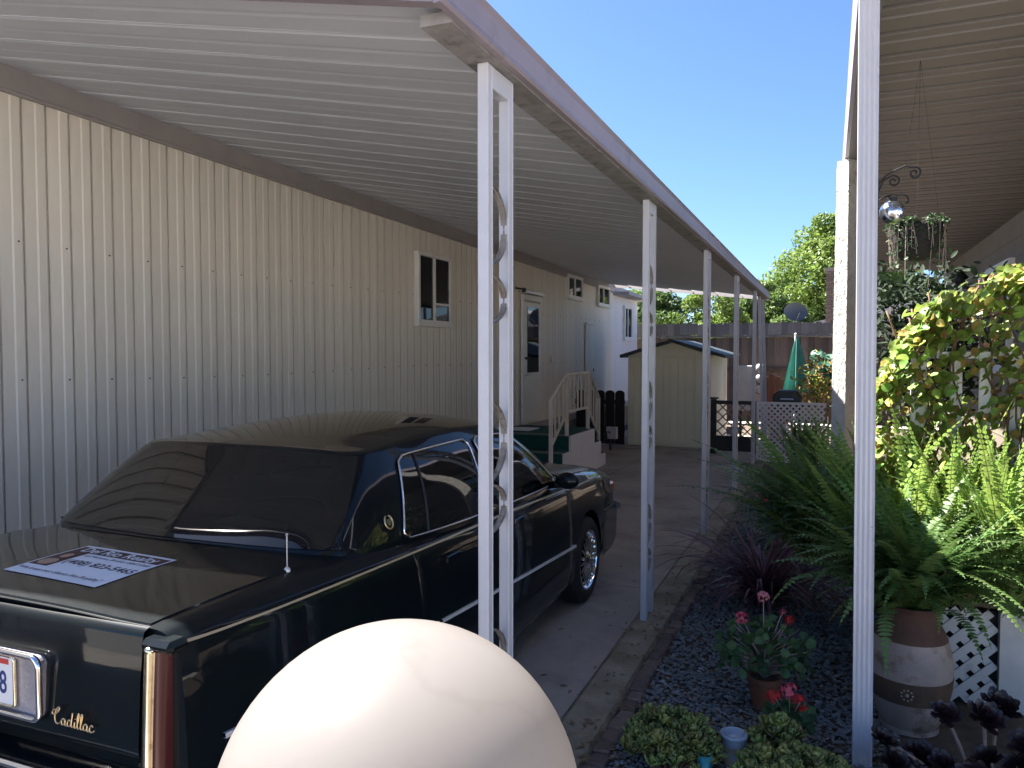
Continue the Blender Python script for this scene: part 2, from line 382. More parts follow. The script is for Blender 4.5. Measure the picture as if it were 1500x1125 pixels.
def np_mesh(name, V, F, m, parent=None, kind=None, smooth=False, label=None):
    me = bpy.data.meshes.new(name); off = np.array(woff(parent))
    me.from_pydata((V - off).tolist(), [], F.tolist()); me.materials.append(M[m] if isinstance(m, str) else m)
    if smooth: me.polygons.foreach_set('use_smooth', [True] * len(me.polygons))
    return link(name, me, parent, label, kind)
V1, F1 = scatter_stones(9000, -.80, .30, 2.5, 5.2, .008, .017)
V2, F2 = scatter_stones(5000, -.82, .30, 5.2, 9.5, .012, .02)
tag(np_mesh('gravel', np.vstack([V1, V2]), np.vstack([F1, F2 + len(V1)]), 'slate_stone'), kind='stuff')

lit_ = MB()
for k in range(760):
    if k < 400: x, y, z = rng.gauss(-.90, .10), rng.uniform(2.6, 12), .024
    elif k < 600: x, y, z = rng.uniform(-.8, .2), rng.uniform(2.7, 8), .02
    elif k > 690: x, y, z = -1.12 - abs(rng.gauss(0, .35)), rng.uniform(2.6, 13), .003
    else: x, y, z = rng.gauss(-.86, .06), rng.uniform(2.6, 12), .022
    if x < -1.09: z = .003
    a = rng.uniform(0, 6.28); L_ = rng.uniform(.008, .028); c, n_ = math.cos(a) * L_, math.sin(a) * L_
    lit_.add([(x - c, y - n_, z), (x + n_ * .4, y - c * .4, z + .004), (x + c, y + n_, z + .003), (x - n_ * .4, y + c * .4, z + .005)], [(0, 1, 2), (0, 2, 3)])
tag(lit_.build('leaf_litter', 'dry_leaf', fix=False), kind='stuff')

# ------------------------------------------------------------------ left mobile home
WX = -4.3
def ztop(y): return 3.115 - .0125 * (y - 3)
home = thing('mobile_home', (WX, 9, 0), 'long cream mobile home with vertical ribbed metal siding left of the driveway', 'mobile home')
Y0, Y1, YS = -1.0, 18.3, 16.1
MB().prism([(Y0, .5), (Y1, .5), (Y1, ztop(Y1) + .03), (Y0, ztop(Y0) + .03)], 'x', WX - 4.2, WX - .04).build('wall_core', 'siding', home)
rv = []
for yy in (Y0 - .1, Y1 + .1): rv += [(WX - 4.5, yy, ztop(yy) + .03), (WX - .045, yy, ztop(yy) + .03), (WX - .045, yy, ztop(yy) + .19), (WX - 2.1, yy, ztop(yy) + .45), (WX - 4.5, yy, ztop(yy) + .12)]
MB().add(rv, [(0, 1, 2, 3, 4), (9, 8, 7, 6, 5)] + [(i, 5 + i, 5 + (i + 1) % 5, (i + 1) % 5) for i in range(5)]).build('roof', 'roof_grey', home)
pr = [(0, 0), (.001, -.036), (.012, -.036), (.013, 0), (.082, 0), (.092, .004), (.140, .004), (.15, 0)]
sm = MB(); sm.grid([[(dx, dy, z) for dy, dx in pr] for z in (.56, 3.10)])
sid = sm.mesh('siding_panel'); sid.materials.append(M['siding'])
sid_f = sm.mesh('siding_panel'); sid_f.materials.append(M['siding_skylit'])
n = 0; y = Y0
while y < Y1 - .05:
    sc = (ztop(y) - .56) / (3.10 - .56)
    o = link('siding_panel', sid if y < YS else sid_f, home, loc=(0, y - 9, .56 * (1 - sc)), scale=(1, 1, sc))
    y += .15
# screws, every second panel
s = MB()
for zz in (2.29, 1.495):
    yy = Y0 + .118
    while yy < 15.5:
        s.lathe([(.0, .011), (.0045, .010), (.0055, .004)], (WX, yy, zz + .02 * math.sin(yy)), 6, 'x'); yy += .30
s.build('screw_heads', 'dark_metal', home, kind='stuff')
# trims
t = MB()
for ya, yb in ((Y0, 5.), (5, 10.), (10, 16.1)):
    za, zb = ztop(ya), ztop(yb)
    t.add([(WX + .03, ya, za - .005), (WX + .03, yb, zb - .005), (WX + .03, yb, zb + .20), (WX + .03, ya, za + .20), (WX + .005, ya, za - .005), (WX + .005, yb, zb - .005)], [(0, 1, 2, 3), (4, 5, 1, 0)])
    t.add([(WX + .045, ya, za + .012), (WX + .045, yb, zb + .012), (WX + .045, yb, zb + .026), (WX + .045, ya, za + .026), (WX + .031, ya, za + .012), (WX + .031, yb, zb + .012), (WX + .031, yb, zb + .026), (WX + .031, ya, za + .026)], [(0, 1, 2, 3), (4, 5, 1, 0), (3, 2, 6, 7)])
t.build('eave_band', 'grey_trim', home)
MB().box((WX - .02, YS, 2.90), (WX + .35, Y1 + .1, 2.97)).build('eave_overhang', 'grey_trim', home)
MB().box((WX - .03, Y0, .46), (WX + .022, Y1, .565)).build('base_trim', 'grey_trim', home)
MB().box((WX - .06, Y0, -.02), (WX - .02, Y1, .46)).build('skirting', 'tan_wall', home)

def window(parent, x, y0, y1, z0, z1, sgn=1, mull=.5, fw=.045, bar=False, gm='house_glass', fm='white_paint'):
    """sliding window in a wall facing sgn*x; frame ring, sashes, panes"""
    fr = MB(); X0, X1 = x + .0 * sgn, x + .06 * sgn
    fr.box((X0, y0, z0), (X1, y0 + fw, z1)).box((X0, y1 - fw, z0), (X1, y1, z1)).box((X0, y0 + fw, z0), (X1, y1 - fw, z0 + fw)).box((X0, y0 + fw, z1 - fw), (X1, y1 - fw, z1))
    fr.box((X0, y0 - .015, z0 - .03), (X1 + .012 * sgn, y1 + .015, z0))
    f = fr.build('window', fm, parent, bevel=.003)
    ym = y0 + (y1 - y0) * mull
    MB().box((x + .012 * sgn, ym - .018, z0 + fw), (x + .048 * sgn, ym + .018, z1 - fw)).build('mullion', fm, f)
    for a, b, dx in ((y0 + fw, ym - .018, .022), (ym + .018, y1 - fw, .034)):
        MB().box((x + dx * sgn, a, z0 + fw), (x + (dx + .004) * sgn, b, z1 - fw)).build('pane', gm, f)
        MB().box((x + .0135 * sgn, a, z0 + fw), (x + .0165 * sgn, b, z1 - fw)).build('dark_backing', 'interior_dark', f)  # near-black sheet behind each pane, standing in for the dark room
    if bar:
        MB().box((x + .04 * sgn, ym + .018, z0 + (z1 - z0) * .28), (x + .052 * sgn, y1 - fw, z0 + (z1 - z0) * .28 + .022)).build('sash_bar', fm, f)
    return f
window(home, WX, 7.56, 8.38, 1.99, 2.80, bar=True)
for ya, yb, za, zb in ((12.88, 13.76, 2.64, 3.05), (14.8, 15.66, 2.62, 3.02)): window(home, WX, ya, yb, za, zb, fw=.05)
w = window(home, WX, 16.93, 17.65, 1.97, 2.73, fw=.06)
# door with tall glass
dY0, dY1, dZ0, dZ1 = 10.80, 11.50, .60, 2.44
d = MB().box((WX + .012, dY0, dZ0), (WX + .045, dY1, dZ1)).build('door', 'white_paint', home, bevel=.006)
MB().box((WX + .048, dY0 + .13, 1.36), (WX + .053, dY1 - .09, 2.36)).build('door_glass', 'house_glass', d)
MB().box((WX + .0455, dY0 + .13, 1.36), (WX + .0475, dY1 - .09, 2.36)).build('door_dark_backing', 'interior_dark', d)  # near-black sheet behind the door glass in place of a dark interior
f = MB(); f.box((WX + .012, dY0 - .06, dZ0), (WX + .05, dY0 - .004, dZ1 + .02)).box((WX + .012, dY1 + .004, dZ0), (WX + .05, dY1 + .06, dZ1 + .02)).box((WX + .012, dY0 - .06, dZ1 + .021), (WX + .06, dY1 + .06, dZ1 + .10))
f.build('door_frame', 'white_paint', home, bevel=.004)
h = MB(); h.tube([(WX + .045, dY0 + .06, 1.33), (WX + .09, dY0 + .06, 1.33), (WX + .09, dY0 + .15, 1.33)], .011); h.build('handle', 'aluminium', d, smooth=True)
MB().lathe([(0, .02), (.022, .02), (.022, 0)], (WX + .045, dY0 + .06, 1.58), 12, 'x').build('lock', 'dark_metal', d)
MB().box((WX + .012, dY0 - .08, 2.56), (WX + .10, dY1 + .04, 2.60)).build('drip_cap', 'aluminium', home)
# wall lantern arm left of the door
l = MB(); l.tube([(WX, 10.56, 2.62), (WX + .12, 10.56, 2.60)], .012).ball((WX + .14, 10.56, 2.585), .035, 10, 8); l.build('wall_lamp', 'dark_metal', home, smooth=True)
# second, flush utility door
d2 = MB().box((WX + .012, 14.03, .95), (WX + .035, 14.56, 2.20)).build('access_door', 'siding', home, bevel=.005)
MB().box((WX + .02, 14.0, 2.205), (WX + .06, 14.6, 2.24)).build('drip_cap', 'aluminium', home)
MB().box((WX + .035, 14.5, 1.3), (WX + .045, 14.53, 1.36)).build('latch', 'dark_metal', d2)
MB().lathe([(0, .03), (.05, .028), (.055, .0)], (WX + .012, 12.1, 1.55), 12, 'x').build('vent_cap', 'siding', home)

# ------------------------------------------------------------------ left carport
CX = -1.03
cp = thing('carport', (CX, 2, 0), 'long white aluminium carport over the driveway with sloping ribbed ceiling and paired posts', 'carport')
pp = [(0, .016), (0, .0), (.008, .0), (.017, .0036), (.022, .0036), (.033, .0), (.140, .0), (.154, .0015), (.168, .0015), (.182, .0), (.300, .0)]
LEN = 3.52
pm = MB(); pm.grid([[(-u, dy, z + .001) for dy, z in pp] for u in (0, LEN)]); pm.grid([[(-u, dy, z + .004) for dy, z in pp] for u in (0, LEN)])
pan = pm.mesh('roof_pan'); pan.materials.append(M['ceiling_paint'])
y = 1.90
while y < 13.75:
    sl = (ztop(y) + .15 - 2.615) / (CX + .06 - WX)
    link('roof_pan', pan, cp, loc=(.06, y - 2, 2.61), rot=(0, math.atan(sl), 0)); y += .3
YE = y
while y < 15.8:
    d_ = (y + .31 - YE) * 1.58
    if d_ > LEN - .15: break
    sl = (ztop(y) + .15 - 2.615) / (CX + .06 - WX)
    link('roof_pan', pan, cp, loc=(.06 - d_, y - 2, 2.61 + d_ * sl), rot=(0, math.atan(sl), 0), scale=((LEN - d_) / LEN, 1, 1)); y += .3
YF = YE + 3.27 / 1.58 - .18
MB().box((CX - .055, 1.95, 2.572), (CX + .045, YE, 2.606)).build('beam', 'dirty_beam', cp)
gp = [(CX + .046, 2.578), (CX + .066, 2.580), (CX + .072, 2.59), (CX + .064, 2.61), (CX + .066, 2.675), (CX + .074, 2.695), (CX + .055, 2.70), (CX + .048, 2.66)]
MB().prism(gp, 'y', 1.84, YE + .04).build('gutter', 'gutter_paint', cp)
# front fascia following the slope
z1, z2 = 2.615, ztop(1.8) + .15
MB().add([(CX + .05, 1.85, z1 - .03), (WX + .05, 1.85, z2 - .03), (WX + .05, 1.85, z2 + .12), (CX + .05, 1.85, z1 + .12),
          (CX + .05, 1.895, z1 - .03), (WX + .05, 1.895, z2 - .03), (WX + .05, 1.895, z2 + .12), (CX + .05, 1.895, z1 + .12)],
         [(0, 1, 2, 3), (4, 7, 6, 5), (0, 4, 5, 1), (3, 2, 6, 7), (0, 3, 7, 4), (1, 5, 6, 2)]).build('front_fascia', 'gutter_paint', cp)
z2 = ztop(YF) + .15
MB().add([(CX + .05, YE + .005, z1 - .05), (WX + .05, YF + .16, z2 - .05), (WX + .05, YF + .16, z2 + .1), (CX + .05, YE + .005, z1 + .1),
          (CX + .05, YE + .045, z1 - .05), (WX + .05, YF + .20, z2 - .05), (WX + .05, YF + .20, z2 + .1), (CX + .05, YE + .045, z1 + .1)],
         [(0, 1, 2, 3), (4, 7, 6, 5), (0, 4, 5, 1), (3, 2, 6, 7), (0, 3, 7, 4), (1, 5, 6, 2)]).build('rear_fascia', 'grey_trim', cp)
# gutter brackets
def scroll_mb(y0, z, hgt, big=True):
    """flat iron C scroll between the two legs, in the y-z plane"""
    P = []
    for k in range(13):
        a = -math.pi / 2 + math.pi * k / 12; P.append((y0 + .135 * math.cos(a) * (1 if big else .8), z + hgt / 2 * math.sin(a)))
    for k in range(8):
        a = math.pi / 2 + math.pi * 1.3 * k / 7; r = hgt * .11; P.append((y0 + r * math.cos(a) * .6, z + hgt / 2 - r + r * math.sin(a)))
    b = MB(); o = .011
    b.grid([[(CX - o, p[0], p[1]), (CX + o, p[0], p[1])] for p in P]); b.grid([[(CX - o, p[0] * 1 + .005, p[1]), (CX + o, p[0] + .005, p[1])] for p in P])
    b.tube([(CX, p[0] + .002, p[1]) for p in P], .0045, 6)
    return b
def make_post(y, skip=0):
    b = MB()
    for yy in (y, y + .172):
        b.box((CX - .019, yy - .017, 0), (CX + .019, yy + .017, 2.572))
        b.box((CX - .021, yy + .011, .0), (CX + .021, yy + .0195, 2.57))
    b.box((CX - .02, y + .021, 2.50), (CX + .02, y + .151, 2.57)); b.box((CX - .04, y - .05, -.002), (CX + .04, y + .05, .012)); b.box((CX - .04, y + .122, -.002), (CX + .04, y + .222, .012))
    p = b.build('support_post', 'post_paint', cp, bevel=.003)
    for z, hh in ((2.07, .26), (1.83, .16), (1.36, .26), (1.135, .16), (.60, .26), (.37, .16)):
        if skip and rng.random() < .0: continue
        scroll_mb(y + .022, z, hh).build('scroll', 'scroll_iron', p, fix=False)
        MB().tube([(CX, y + .05, z - hh / 2), (CX, y + .045, z - hh / 2 - .04), (CX, y + .05, z - hh / 2 - .10)], [.007, .005, .004], 6).build('tendril', 'scroll_iron', p)
    return p
for yy in (2.27, 4.62, 7.03, 9.42, 11.8): make_post(yy)
for yy in (12.9, 13.6):
    MB().bar((CX + .05, yy + .3, 0), (CX - .02, yy, 2.56), .045, .045).build('support_post', 'post_paint', cp)

# ------------------------------------------------------------------ right carport and home
rc = thing('carport', (.12, 3.3, 0), 'tan carport awning roof overhead at the right with gutter edge and square white post', 'carport')
pq = [(0, .0), (.03, .0), (.036, .040), (.075, .040), (.081, .0), (.150, .0), (.156, .016), (.180, .016), (.186, .0), (.300, .0)]
pm = MB(); pm.grid([[(u, dy, z + .001) for dy, z in pq] for u in (0, 1.83)]); pm.grid([[(u, dy, z + .004) for dy, z in pq] for u in (0, 1.83)])
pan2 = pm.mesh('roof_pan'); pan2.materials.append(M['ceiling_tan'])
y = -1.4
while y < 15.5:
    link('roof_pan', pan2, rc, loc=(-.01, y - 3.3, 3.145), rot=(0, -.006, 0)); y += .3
MB().prism([(.088, 3.125), (.112, 3.12), (.112, 3.235), (.074, 3.25), (.084, 3.20)], 'y', -1.4, y).build('gutter', 'gutter_paint', rc)
MB().box((.114, -1.35, 3.118), (.185, y, 3.143)).build('beam', 'ceiling_tan', rc)
b = MB(); X, Y_ = .145, 3.335
pf = []
for k in range(9):
    u = -.036 + .072 * k / 8; pf.append((X + u, Y_ - .034 + (.004 if k % 2 else 0)))
pf += [(X + .036, Y_ + .034), (X - .036, Y_ + .034)]
n_ = len(pf)
b.grid([[(u - .024 * t, v, 3.117 * t) for u, v in pf] for t in np.linspace(0, 1, 6)], True); b.build('support_post', 'post_paint', rc)
# old post with thick peeling paint, standing turned to the left
P = []
for i in range(90):
    z = 3.115 * i / 89; row = []; tw = R(-38); hw = .052 + .014 * (1 - z / 3.115)
    for k in range(36):
        e_ = k // 9; f_ = (k % 9) / 9 * 2 - 1
        u, v = ((-1, -f_), (f_, -1), (1, f_), (-f_, 1))[e_]
        q = rng.uniform(-.007, .005) if e_ in (0,) else rng.uniform(-.0015, .0015)
        u = u * (hw + q); v = v * (hw + q)
        row.append((.105 + u * math.cos(tw) - v * math.sin(tw), 6.45 + u * math.sin(tw) + v * math.cos(tw), z))
    P.append(row)
MB().grid(P, True).build('support_post', 'old_post_paint', rc, label='rough white post with thick peeling paint behind the smooth post')
for yy in (9.4, 12.3):
    MB().box((.115, yy - .035, 0), (.185, yy + .035, 3.117)).build('support_post', 'post_paint', rc, bevel=.004)
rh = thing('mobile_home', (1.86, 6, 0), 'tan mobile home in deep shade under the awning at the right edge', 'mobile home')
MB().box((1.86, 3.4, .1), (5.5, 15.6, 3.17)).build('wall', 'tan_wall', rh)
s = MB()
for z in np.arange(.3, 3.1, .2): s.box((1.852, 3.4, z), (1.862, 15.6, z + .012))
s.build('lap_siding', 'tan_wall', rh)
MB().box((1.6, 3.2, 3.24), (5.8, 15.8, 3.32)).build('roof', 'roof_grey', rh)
window(rh, 1.86, 9.9, 11.7, 1.45, 2.70, sgn=-1, fw=.07)
l = MB(); l.tube([(1.86, 12.3, 2.80), (1.70, 12.3, 2.86), (1.66, 12.3, 2.80)], .016); l.lathe([(.02, 2.82), (.10, 2.72), (.11, 2.70), (.07, 2.62)], (1.66, 12.3, 0), 12)
l.build('wall_lamp', 'iron', rh, smooth=True)
# porch with lattice skirt and railing
po = thing('porch', (.85, 4.4, 0), 'white porch with picket railing and lattice skirt behind the ferns on the right', 'porch')
MB().box((.40, 4.14, .46), (1.85, 8.5, .52)).build('deck', 'deck_wood', po)
def lattice(x0, x1, z0, z1, y, pitch=.085, lw=.028, th=.006, plane='y'):
    """two layers of diagonal laths clipped to a rectangle"""
    b = MB()
    W_, H_ = x1 - x0, z1 - z0
    for sgn, dy in ((1, 0), (-1, th)):
        k = -H_
        while k < W_ + H_:
            # line: u = k + t (sgn) , t in 0..H
            pts = []
            if sgn == 1: t0, t1 = max(0, -k), min(H_, W_ - k)
            else: t0, t1 = max(0, k - W_), min(H_, k)
            if t1 - t0 > .01:
                ua, ub = (k + t0, k + t1) if sgn == 1 else (k - t0, k - t1)
                p, q = (x0 + ua, y + dy, z0 + t0), (x0 + ub, y + dy, z0 + t1)
                b.bar(p, q, th, lw, up=(0, 1, 0)) if False else b.bar(p, q, lw, th, up=(0, 1, 0))
            k += pitch * math.sqrt(2)
    return b
lt = lattice(.36, .73, .02, .45, 4.10, pitch=.062, lw=.036); lt.build('lattice_skirt', 'lattice_pale', po, kind='stuff')
MB().box((.745, 4.08, 0), (.90, 4.13, .459)).build('skirt_board', 'lattice_pale', po)
MB().box((.91, 4.085, 0), (1.85, 4.125, .458)).build('skirt_board', 'lattice_pale', po)
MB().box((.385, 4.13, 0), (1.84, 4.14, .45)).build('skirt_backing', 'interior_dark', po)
nb = MB().box((.405, 4.57, .52), (.475, 4.64, 1.66)); nb.build('newel_post', 'lattice_white', po, bevel=.004)
MB().box((.385, 4.55, 1.661), (.495, 4.66, 1.675)).add([(.385, 4.55, 1.675), (.495, 4.55, 1.675), (.495, 4.66, 1.675), (.385, 4.66, 1.675), (.44, 4.605, 1.70)], [(0, 1, 4), (1, 2, 4), (2, 3, 4), (3, 0, 4)]).build('post_cap', 'lattice_white', po)
MB().box((.476, 4.57, 1.625), (1.84, 4.64, 1.66)).build('top_rail', 'lattice_white', po)
MB().box((.476, 4.585, .60), (1.84, 4.625, .64)).build('bottom_rail', 'lattice_white', po)
for x in (.615, .745, .875, 1.005, 1.135, 1.265, 1.395, 1.525, 1.655):
    MB().box((x - .026, 4.59, .641), (x + .026, 4.615, 1.624)).build('picket', 'lattice_white', po)

# ------------------------------------------------------------------ car
CC = -2.26
car = thing('parked_car', (CC, 3.6, 0), 'dark green black sedan parked nose in under the carport with white realty sign on trunk', 'car')
# station: y, half width, bottom z, shoulder z, deck centre z
ST = [(1.45, .780, .27, .926, .956), (1.49, .787, .22, .931, .961), (1.60, .795, .19, .935, .966), (1.80, .805, .17, .930, .973), (2.2, .812, .16, .915, .970),
      (2.8, .815, .16, .890, .950), (3.5, .815, .16, .858, .925), (4.1, .812, .16, .840, .915), (4.55, .808, .16, .825, .900), (5.0, .802, .16, .800, .870),
      (5.35, .792, .18, .772, .838), (5.6, .772, .22, .742, .798), (5.74, .74, .25, .705, .752), (5.80, .70, .28, .66, .70)]
def prof(w, zb, zs, zd):
    return [(w * .88, zb), (w * .97, zb + .04), (w * .995, zb + .14), (w * 1.0, .42 if zb < .3 else .44), (w * .996, .60), (w * .978, zs - .10), (w * .958, zs - .025), (w * .925, zs), (w * .87, zs + .012 + .3 * (zd - zs - .012)), (w * .70, zd - .010), (w * .38, zd - .002), (0, zd)]
NP = len(prof(1, .2, .9, .95))
PR = [[np.array((u, s_[0], z)) for u, z in prof(*s_[1:])] for s_ in ST]
def cr1(P, t):
    i = int(min(max(math.floor(t), 0), len(P) - 2)); f_ = t - i
    p0 = P[max(i - 1, 0)]; p1 = P[i]; p2 = P[i + 1]; p3 = P[min(i + 2, len(P) - 1)]
    return .5 * (2 * p1 + (p2 - p0) * f_ + (2 * p0 - 5 * p1 + 4 * p2 - p3) * f_ * f_ + (3 * p1 - p0 - 3 * p2 + p3) * f_ ** 3)
SY = [s_[0] for s_ in ST]
def t_of_y(y):
    i = 0
    while i < len(SY) - 2 and SY[i + 1] < y: i += 1
    return i + (y - SY[i]) / (SY[i + 1] - SY[i])
def body(y, p, off=0., side=1):
    """point on the body side: y along car, p profile parameter 0..NP-1"""
    def B(y, p):
        t = t_of_y(y); cols = [cr1([PR[i][j] for i in range(len(ST))], t) for j in range(max(int(p) - 1, 0), min(int(p) + 3, NP))]
        o = max(int(p) - 1, 0); q = cr1(cols, p - o); return np.array((q[0], y, q[2]))
    q = B(y, p)
    if off:
        du = B(y, min(p + .02, NP - 1)) - B(y, max(p - .02, 0)); dv = B(y + .01, p) - B(y - .01, p)
        nn = np.cross(dv, du); L_ = np.linalg.norm(nn)
        if L_ > 1e-9:
            nn /= L_
            if nn[0] * .3 + nn[2] * (1 if p > 7 else 0) < 0 or (p < 7 and nn[0] < 0): nn = -nn
            q = q + nn * off
    return (CC + side * q[0], q[1], q[2])
def p_of_z(y, z):
    a, b = 0., 8.
    for _ in range(24):
        m_ = (a + b) / 2
        if body(y, m_)[2] < z: a = m_
        else: b = m_
    return (a + b) / 2
NU = 56; yl = np.concatenate([np.linspace(1.45, 1.6, 8)[:-1], np.linspace(1.6, 5.3, 34)[:-1], np.linspace(5.3, 5.80, 12)])
bd = MB(); pl = np.linspace(0, NP - 1, 45)
for side in (1, -1): bd.grid([[body(y, p, 0, side) for p in pl] for y in yl])
for yv in (yl[0], yl[-1]):
    bd.grid([[(CC + f_ * (body(yv, p)[0] - CC), yv - (.0 if yv > 3 else .0), body(yv, p)[2]) for f_ in (-1, -.5, 0, .5, 1)] for p in pl])
bd.grid([[(CC + f_ * (body(yv, 0)[0] - CC), yv, body(yv, 0)[2]) for f_ in (-1, 0, 1)] for yv in yl])
body_o = bd.build('body', 'car_paint', car, smooth=True, auto=38)
AX = [(4.88, .282), (2.44, .282)]
for (ya, za) in AX:
    for sg in (1, -1):
        cb = MB(); cb.lathe([(0, -.2), (.318, -.2), (.318, .3), (0, .3)], (CC + sg * .70, ya, za + .01), 40, 'x')
        co = cb.build('cutter', 'interior_dark', None, fix=True)
        md = body_o.modifiers.new('cut', 'BOOLEAN'); md.object = co; md.operation = 'DIFFERENCE'; md.solver = 'EXACT'
        bpy.context.view_layer.update()
        me = bpy.data.meshes.new_from_object(body_o.evaluated_get(bpy.context.evaluated_depsgraph_get()))
        body_o.modifiers.clear(); body_o.data = me; bpy.data.objects.remove(co)
body_o.data.name = 'body'
# wheels
def wheel(x, y, z, sg):
    t = MB(); R0 = .284
    t.lathe([(.18, -.09 * sg), (.255, -.09 * sg), (R0 - .006, -.07 * sg), (R0, -.045 * sg), (R0, .045 * sg), (R0 - .006, .07 * sg), (.255, .088 * sg), (.215, .09 * sg), (.195, .08 * sg), (.18, .05 * sg)], (x, y, z), 40, 'x')
    w = bpy.data.objects.new('wheel', None); COL.objects.link(w); w.parent = car; w.location = Vector((x, y, z)) - car.location
    t.build('tyre', 'tyre', w, smooth=True, auto=40)
    r = MB(); r.lathe([(.196, .075 * sg), (.198, .086 * sg), (.188, .088 * sg), (.175, .06 * sg), (.16, .045 * sg), (.05, .05 * sg)], (x, y, z), 40, 'x')
    r.build('rim', 'chrome', w, smooth=True, auto=40)
    s = MB()
    for k in range(22):
        a = 2 * math.pi * k / 22; c, n_ = math.cos(a), math.sin(a)
        s.bar((x + .066 * sg, y + .062 * c, z + .062 * n_), (x + .072 * sg, y + .168 * c, z + .168 * n_), .016, .03, up=(1, 0, 0))
    s.build('spokes', 'chrome', w)
    MB().lathe([(0, .095 * sg), (.03, .092 * sg), (.058, .075 * sg), (.06, .05 * sg)], (x, y, z), 20, 'x').build('hub_cap', 'chrome', w, smooth=True)
    MB().lathe([(0, .03 * sg), (.19, .03 * sg)], (x, y, z), 30, 'x').build('brake_disc', 'interior_dark', w)
for (ya, za) in AX:
    for sg in (1, -1): wheel(CC + sg * .715, ya, za, sg)
# panels set 3 mm proud so that their edges read as shut lines
def panel(name, y0, y1, pa, pb, m='car_paint', side=1, ny=16, np_=12, off=.004, tl=0., tr=0., label=None, ext=(0, 0)):
    G = []
    for i in range(ny + 1):
        f_ = i / ny; row = []
        for j in range(np_ + 1):
            g_ = j / np_
            y = y0 + (y1 - y0) * f_ + (tl * (1 - f_) + tr * f_) * g_; p = pa + (pb - pa) * g_
            e = off if 0 < i < ny and 0 < j < np_ else -.002
            # keep the edge rounding narrow
            row.append(body(y, p, e, side))
        G.append(row)
    # narrow rim rows
    return MB().grid(G).build(name, m, car, smooth=True, label=label)
def panel2(name, y0, y1, pa, pb, m='car_paint', side=1, ny=18, np_=14, off=.004, tl=0., tr=0., parent=None):
    ee = .006 / (y1 - y0); ff = [0, ee] + list(np.linspace(ee, 1 - ee, ny)[1:-1]) + [1 - ee, 1]
    eg = .04 / (pb - pa); gg = [0, eg] + list(np.linspace(eg, 1 - eg, np_)[1:-1]) + [1 - eg, 1]
    G = []
    for i, f_ in enumerate(ff):
        row = []
        for j, g_ in enumerate(gg):
            y = y0 + (y1 - y0) * f_ + (tl * (1 - f_) + tr * f_) * g_; p = pa + (pb - pa) * g_
            row.append(body(y, p, off if 0 < i < len(ff) - 1 and 0 < j < len(gg) - 1 else -.003, side))
        G.append(row)
    return MB().grid(G).build(name, m, parent or car, smooth=True)
for sd_ in (1, -1):
    panel2('door', 3.42, 4.50, .9, 6.9, side=sd_, tl=.03)
    panel2('door', 2.66, 3.405, .9, 6.9, side=sd_, tl=-.10, tr=.03)
    panel2('rocker_cladding', 2.78, 4.54, .3, .85, 'car_cladding', side=sd_)
# hood and trunk lid (both halves in one sheet)
def deck_panel(name, y0, y1, p0, off=.005):
    ff = [0, .012] + list(np.linspace(.012, .988, 14)[1:-1]) + [.988, 1]; G = []
    hh = [p0, p0 + .05] + list(np.linspace(p0 + .05, NP - 1, 8)[1:])
    for i, f_ in enumerate(ff):
        y = y0 + (y1 - y0) * f_; row = []
        for sgn in (1, -1):
            seq = hh if sgn == 1 else hh[-2::-1]
            for p in seq: row.append(body(y, p, off if 0 < i < len(ff) - 1 and p > p0 else -.003, sgn))
        G.append(row)
    return MB().grid(G).build(name, 'car_paint', car, smooth=True, auto=25)
lid_o = deck_panel('trunk_lid', 1.456, 2.06, 8.3); deck_panel('hood', 4.62, 5.70, 8.2)
# rear face: lid drop panel, plate recess, bumper
RY = 1.45
MB().grid([[(CC + u * .655, RY - .022 - .012 * (1 - u * u) - dy, z) for u in np.linspace(-1, 1, 13)] for z, dy in ((.948, -.020), (.940, -.004), (.925, .0), (.80, .012), (.66, .02), (.60, .02), (.595, -.01))]).build('lid_face', 'car_paint', car, smooth=True)
b = MB()
def bump_sec(zs_):
    G = []
    for z, d_ in zs_:
        row = []
        for k in range(25):
            a = -1 + 2 * k / 24; u = a * .80
            yb = RY - .055 - d_ + .10 * abs(a) ** 6
            row.append((CC + u, yb, z))
        G.append([(CC - .80, 1.62, z)] + row + [(CC + .80, 1.62, z)])
    return G
MB().grid(bump_sec([(.26, -.04), (.30, .02), (.44, .045), (.52, .035), (.545, -.01), (.56, -.055)])).build('rear_bumper', 'car_paint', car, smooth=True)
MB().tube([(p[0], p[1] - .004, p[2]) for p in bump_sec([(.545, .028)])[0][1:-1]], .012, 8).build('bumper_trim', 'chrome', car, smooth=True)
PY = RY - .05
pf_ = [(CC - .29, .668), (CC + .32, .668), (CC + .32, .835), (CC - .29, .835)]
def rrect(x0, x1, z0, z1, r, n=5):
    P = []
    for cx_, cz_, a0 in ((x1 - r, z1 - r, 0), (x0 + r, z1 - r, 90), (x0 + r, z0 + r, 180), (x1 - r, z0 + r, 270)):
        for k in range(n + 1): a = R(a0 + 90 * k / n); P.append((cx_ + r * math.cos(a), cz_ + r * math.sin(a)))
    return P
PX0, PX1, PZ0, PZ1 = CC - .30, CC + .325, .668, .838
MB().tube([(x, PY - .016, z) for x, z in rrect(PX0, PX1, PZ0, PZ1, .025)], .0085, 8, closed=True).build('plate_surround', 'chrome', car, smooth=True)
MB().prism(rrect(PX0, PX1, PZ0, PZ1, .025), 'y', PY - .006, PY + .02).build('plate_recess', 'silver_panel', car)
lp = MB().prism(rrect(CC - .09, CC + .225, .69, .825, .012), 'y', PY - .014, PY - .0075).build('licence_plate', 'plate_white', car)
MB().tube([(x, PY - .014, z) for x, z in rrect(CC - .092, CC + .227, .688, .827, .012)], .005, 6, closed=True).build('plate_frame', 'chrome_aged', lp, smooth=True)
FY = Matrix.Rotation(R(90), 4, 'X')
